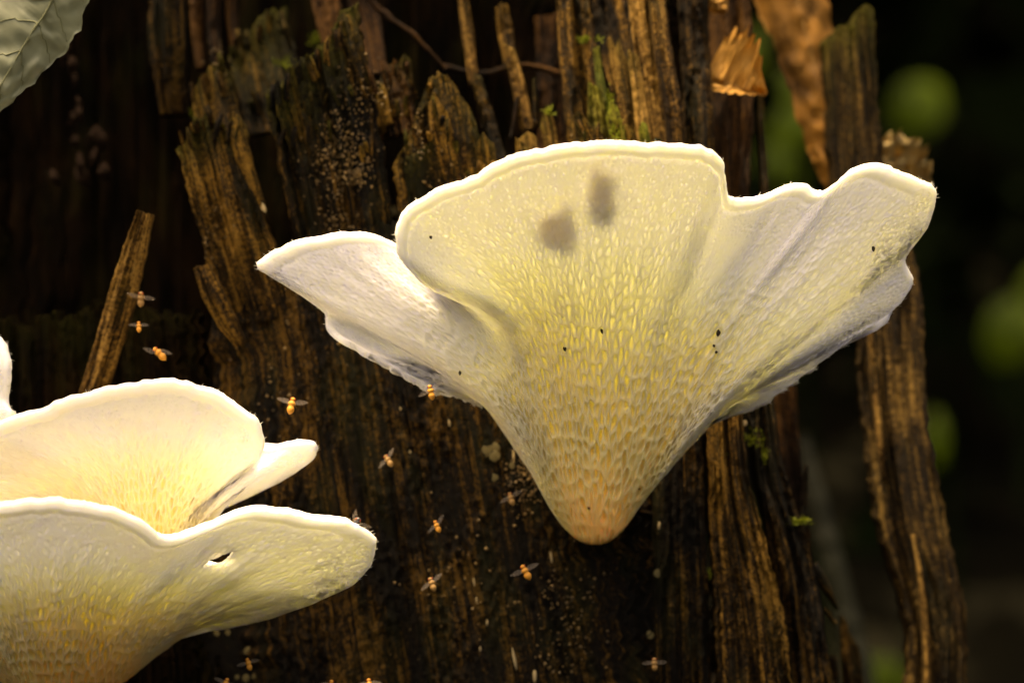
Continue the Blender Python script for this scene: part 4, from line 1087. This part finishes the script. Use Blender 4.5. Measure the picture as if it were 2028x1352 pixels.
# ------------------------------------------------------------------ forest behind, unseen shading leaves added above and beside
def leaf_mass(name, centres, size, mat, label, cat, seed, facing=None, kind='stuff'):
    r = np.random.default_rng(seed)
    c = np.asarray(centres); n = len(c)
    s = size * r.uniform(.6, 1.4, n)
    d = r.normal(0, 1, (n, 3)); d /= np.linalg.norm(d, axis=1)[:, None]
    nn = r.normal(0, .6, (n, 3)) + (np.array(facing) if facing is not None else 0)
    nn /= np.linalg.norm(nn, axis=1)[:, None]
    d -= nn * (d * nn).sum(1)[:, None]; d /= np.linalg.norm(d, axis=1)[:, None]
    w = np.cross(nn, d)
    out = []
    for a, b in ((-1, 0), (-.35, .42), (.3, .36), (1, 0), (.3, -.36), (-.35, -.42)):
        out.append(c + d * (a * s)[:, None] + w * (b * s)[:, None] + nn * ((abs(b) * .25) * s)[:, None])
    V = np.stack(out, 1).reshape(-1, 3)
    i = np.arange(n)[:, None] * 6
    q = np.concatenate([i + np.array([[0, 1, 2, 3]]), i + np.array([[0, 3, 4, 5]])])
    return link(name, mesh_np(name, V, q, smooth=False), mat, label=label, cat=cat, kind=kind)

def sunlit(x, y):
    """share of the sun that the added unseen leaves are shaped to let through, on a level plane through the caps (mm)"""
    def el(cx, cy, rx, ry): return 1 - sstep(.85, 1.2, np.sqrt(((x - cx) / rx) ** 2 + ((y - cy) / ry) ** 2))
    f = 0.06 + 0 * x
    for cx, cy, rx, ry, s in ((22, -16, 98, 34, 1.0), (46, 58, 62, 22, 1.0), (36, 42, 34, 16, .9), (-22, 52, 50, 15, .85), (-58, -20, 24, 14, .6), (92, 85, 25, 30, .6)):
        f = np.maximum(f, s * el(cx, cy, rx, ry))
    return f
r = np.random.default_rng(5)
Ls = np.array(SUN)
n = 17000
c = np.stack([r.uniform(-5, 6.5, n), r.uniform(-5.5, 9, n), r.uniform(2.0, 3.6, n)], -1)
def level(c):
    q = c - ((c[:, 2] - 0.03) / Ls[2])[:, None] * Ls[None]
    return q[:, 0] * 1e3, q[:, 1] * 1e3
fx, fy = level(c)
far_c = c[((np.abs(fx) > 480) | (np.abs(fy) > 480)) & (c[:, 1] > 0.4)]
n2 = 17000
q = np.stack([r.uniform(-.42, .42, n2), r.uniform(-.42, .42, n2), np.full(n2, .03)], -1)
c2 = q + r.uniform(2.3, 3.4, n2)[:, None] * Ls[None]
c2 = c2[r.random(n2) > sunlit(q[:, 0] * 1e3, q[:, 1] * 1e3)]
leaf_mass('shade_leaves', far_c, .16, M_fardark, 'unseen added leaf canopy high overhead', 'sunshade', 8)  # added out of view to keep the background in shade
leaf_mass('sun_mask_leaves', c2, .013, M_fardark, 'unseen small leaves added as a canopy that dapple the sunlight', 'sunshade', 9)  # added leaves, their gaps shaped to place sun and shade

n = 16000
x = r.uniform(-7, 8, n); y = r.uniform(3.2, 9, n)
zz = -0.62 + np.clip(y - 2.5, 0, 8) * .42 + r.uniform(0, 1.9, n) ** 1.1
n3 = 9000
an = r.uniform(0, 2 * math.pi, n3); rd = r.uniform(4.5, 9, n3)
side = np.stack([np.cos(an) * rd, np.sin(an) * rd - .5, -0.6 + r.uniform(0, 3.4, n3)], -1)
side = side[(side[:, 1] < 3.0) & (side[:, 1] > -1.5)]
leaf_mass('fill_cut_leaves', side, .17, M_under, 'unseen thicket of forest leaves standing all round the clearing', 'skyshade', 12)  # added out of view to block sky fill from the sides
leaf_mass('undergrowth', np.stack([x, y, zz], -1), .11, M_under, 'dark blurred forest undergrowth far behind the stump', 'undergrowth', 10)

def shrub(px, py, mm, leaves, lab, lean=.1):
    base = W(px, py, mm); base.z = -0.60
    root = empty('shrub', base, lab, 'shrub', 'blurred green shrubs behind the stump')
    tip = W(px, py, mm)
    pts = [base, base.lerp(tip, .5) + Vector((lean * .3, 0, 0)), tip]
    v, q, ng = tube(pts, [.006, .005, .002], 8)
    put(link('stem', mesh_np('stem', v, q, ngons=ng), M_under), root)
    for lx, ly, ln, wd, an in leaves:
        c0 = W(lx, ly, mm); kf = (D + mm * 1e-3) / D * PX
        m_ = 16
        u = np.linspace(-1, 1, m_); wv = (1 - np.abs(u) ** 2.2) ** .8 * wd * kf
        d = np.array([math.cos(an), 0, math.sin(an)]); s = np.array([-math.sin(an), 0, math.cos(an)])
        ctr = np.array(c0) + u[:, None] * ln * kf * d + np.array([0, 1, 0]) * (u[:, None] ** 2 * ln * kf * .25)
        V = np.stack([ctr - s * wv[:, None] + [0, ln * kf * .10, 0], ctr, ctr + s * wv[:, None] + [0, ln * kf * .10, 0]], 0)
        put(link('leaf', mesh_np('leaf', V, grid_quads(3, m_)), M_far), root)
        # twig to the leaf
        v, q, ng = tube([base.lerp(tip, .8), (base.lerp(tip, .9) + c0) / 2, Vector(ctr[0])], [.003, .0025, .0015], 6)
        put(link('twig', mesh_np('twig', v, q, ngons=ng), M_under), root)
shrub(1830, 330, 2300, [(1820, 210, 62, 54, .8)], 'blurred shrub with one round sunlit leaf behind the leaning plank')
shrub(2030, 760, 2000, [(2010, 655, 78, 60, 1.1), (2080, 560, 60, 40, .3)], 'blurred shrub with large bright green leaves right of the leaning plank')
shrub(1560, 380, 1600, [(1575, 250, 80, 42, 1.0), (1490, 110, 60, 22, 1.4), (1545, 330, 60, 34, -.6), (1570, 180, 50, 20, 1.9)], 'blurred green shrub seen through the gap between slab and plank')
shrub(1770, 1400, 1800, [(1770, 1340, 70, 30, -.4), (1855, 870, 60, 18, 1.6)], 'blurred low green shrub at the foot of the leaning plank')
twig('sapling', [(1590, 860, 330), (1630, 1040, 330), (1680, 1230, 330), (1735, 1480, 330), (1790, 1900, 330), (1820, 3000, 330), (1830, 4600, 330)], [20, 34, 40, 44, 48, 54, 60], M_stem2, 'blurred grey green sapling stem slanting behind the trunk edge', 'sapling', seed=41)
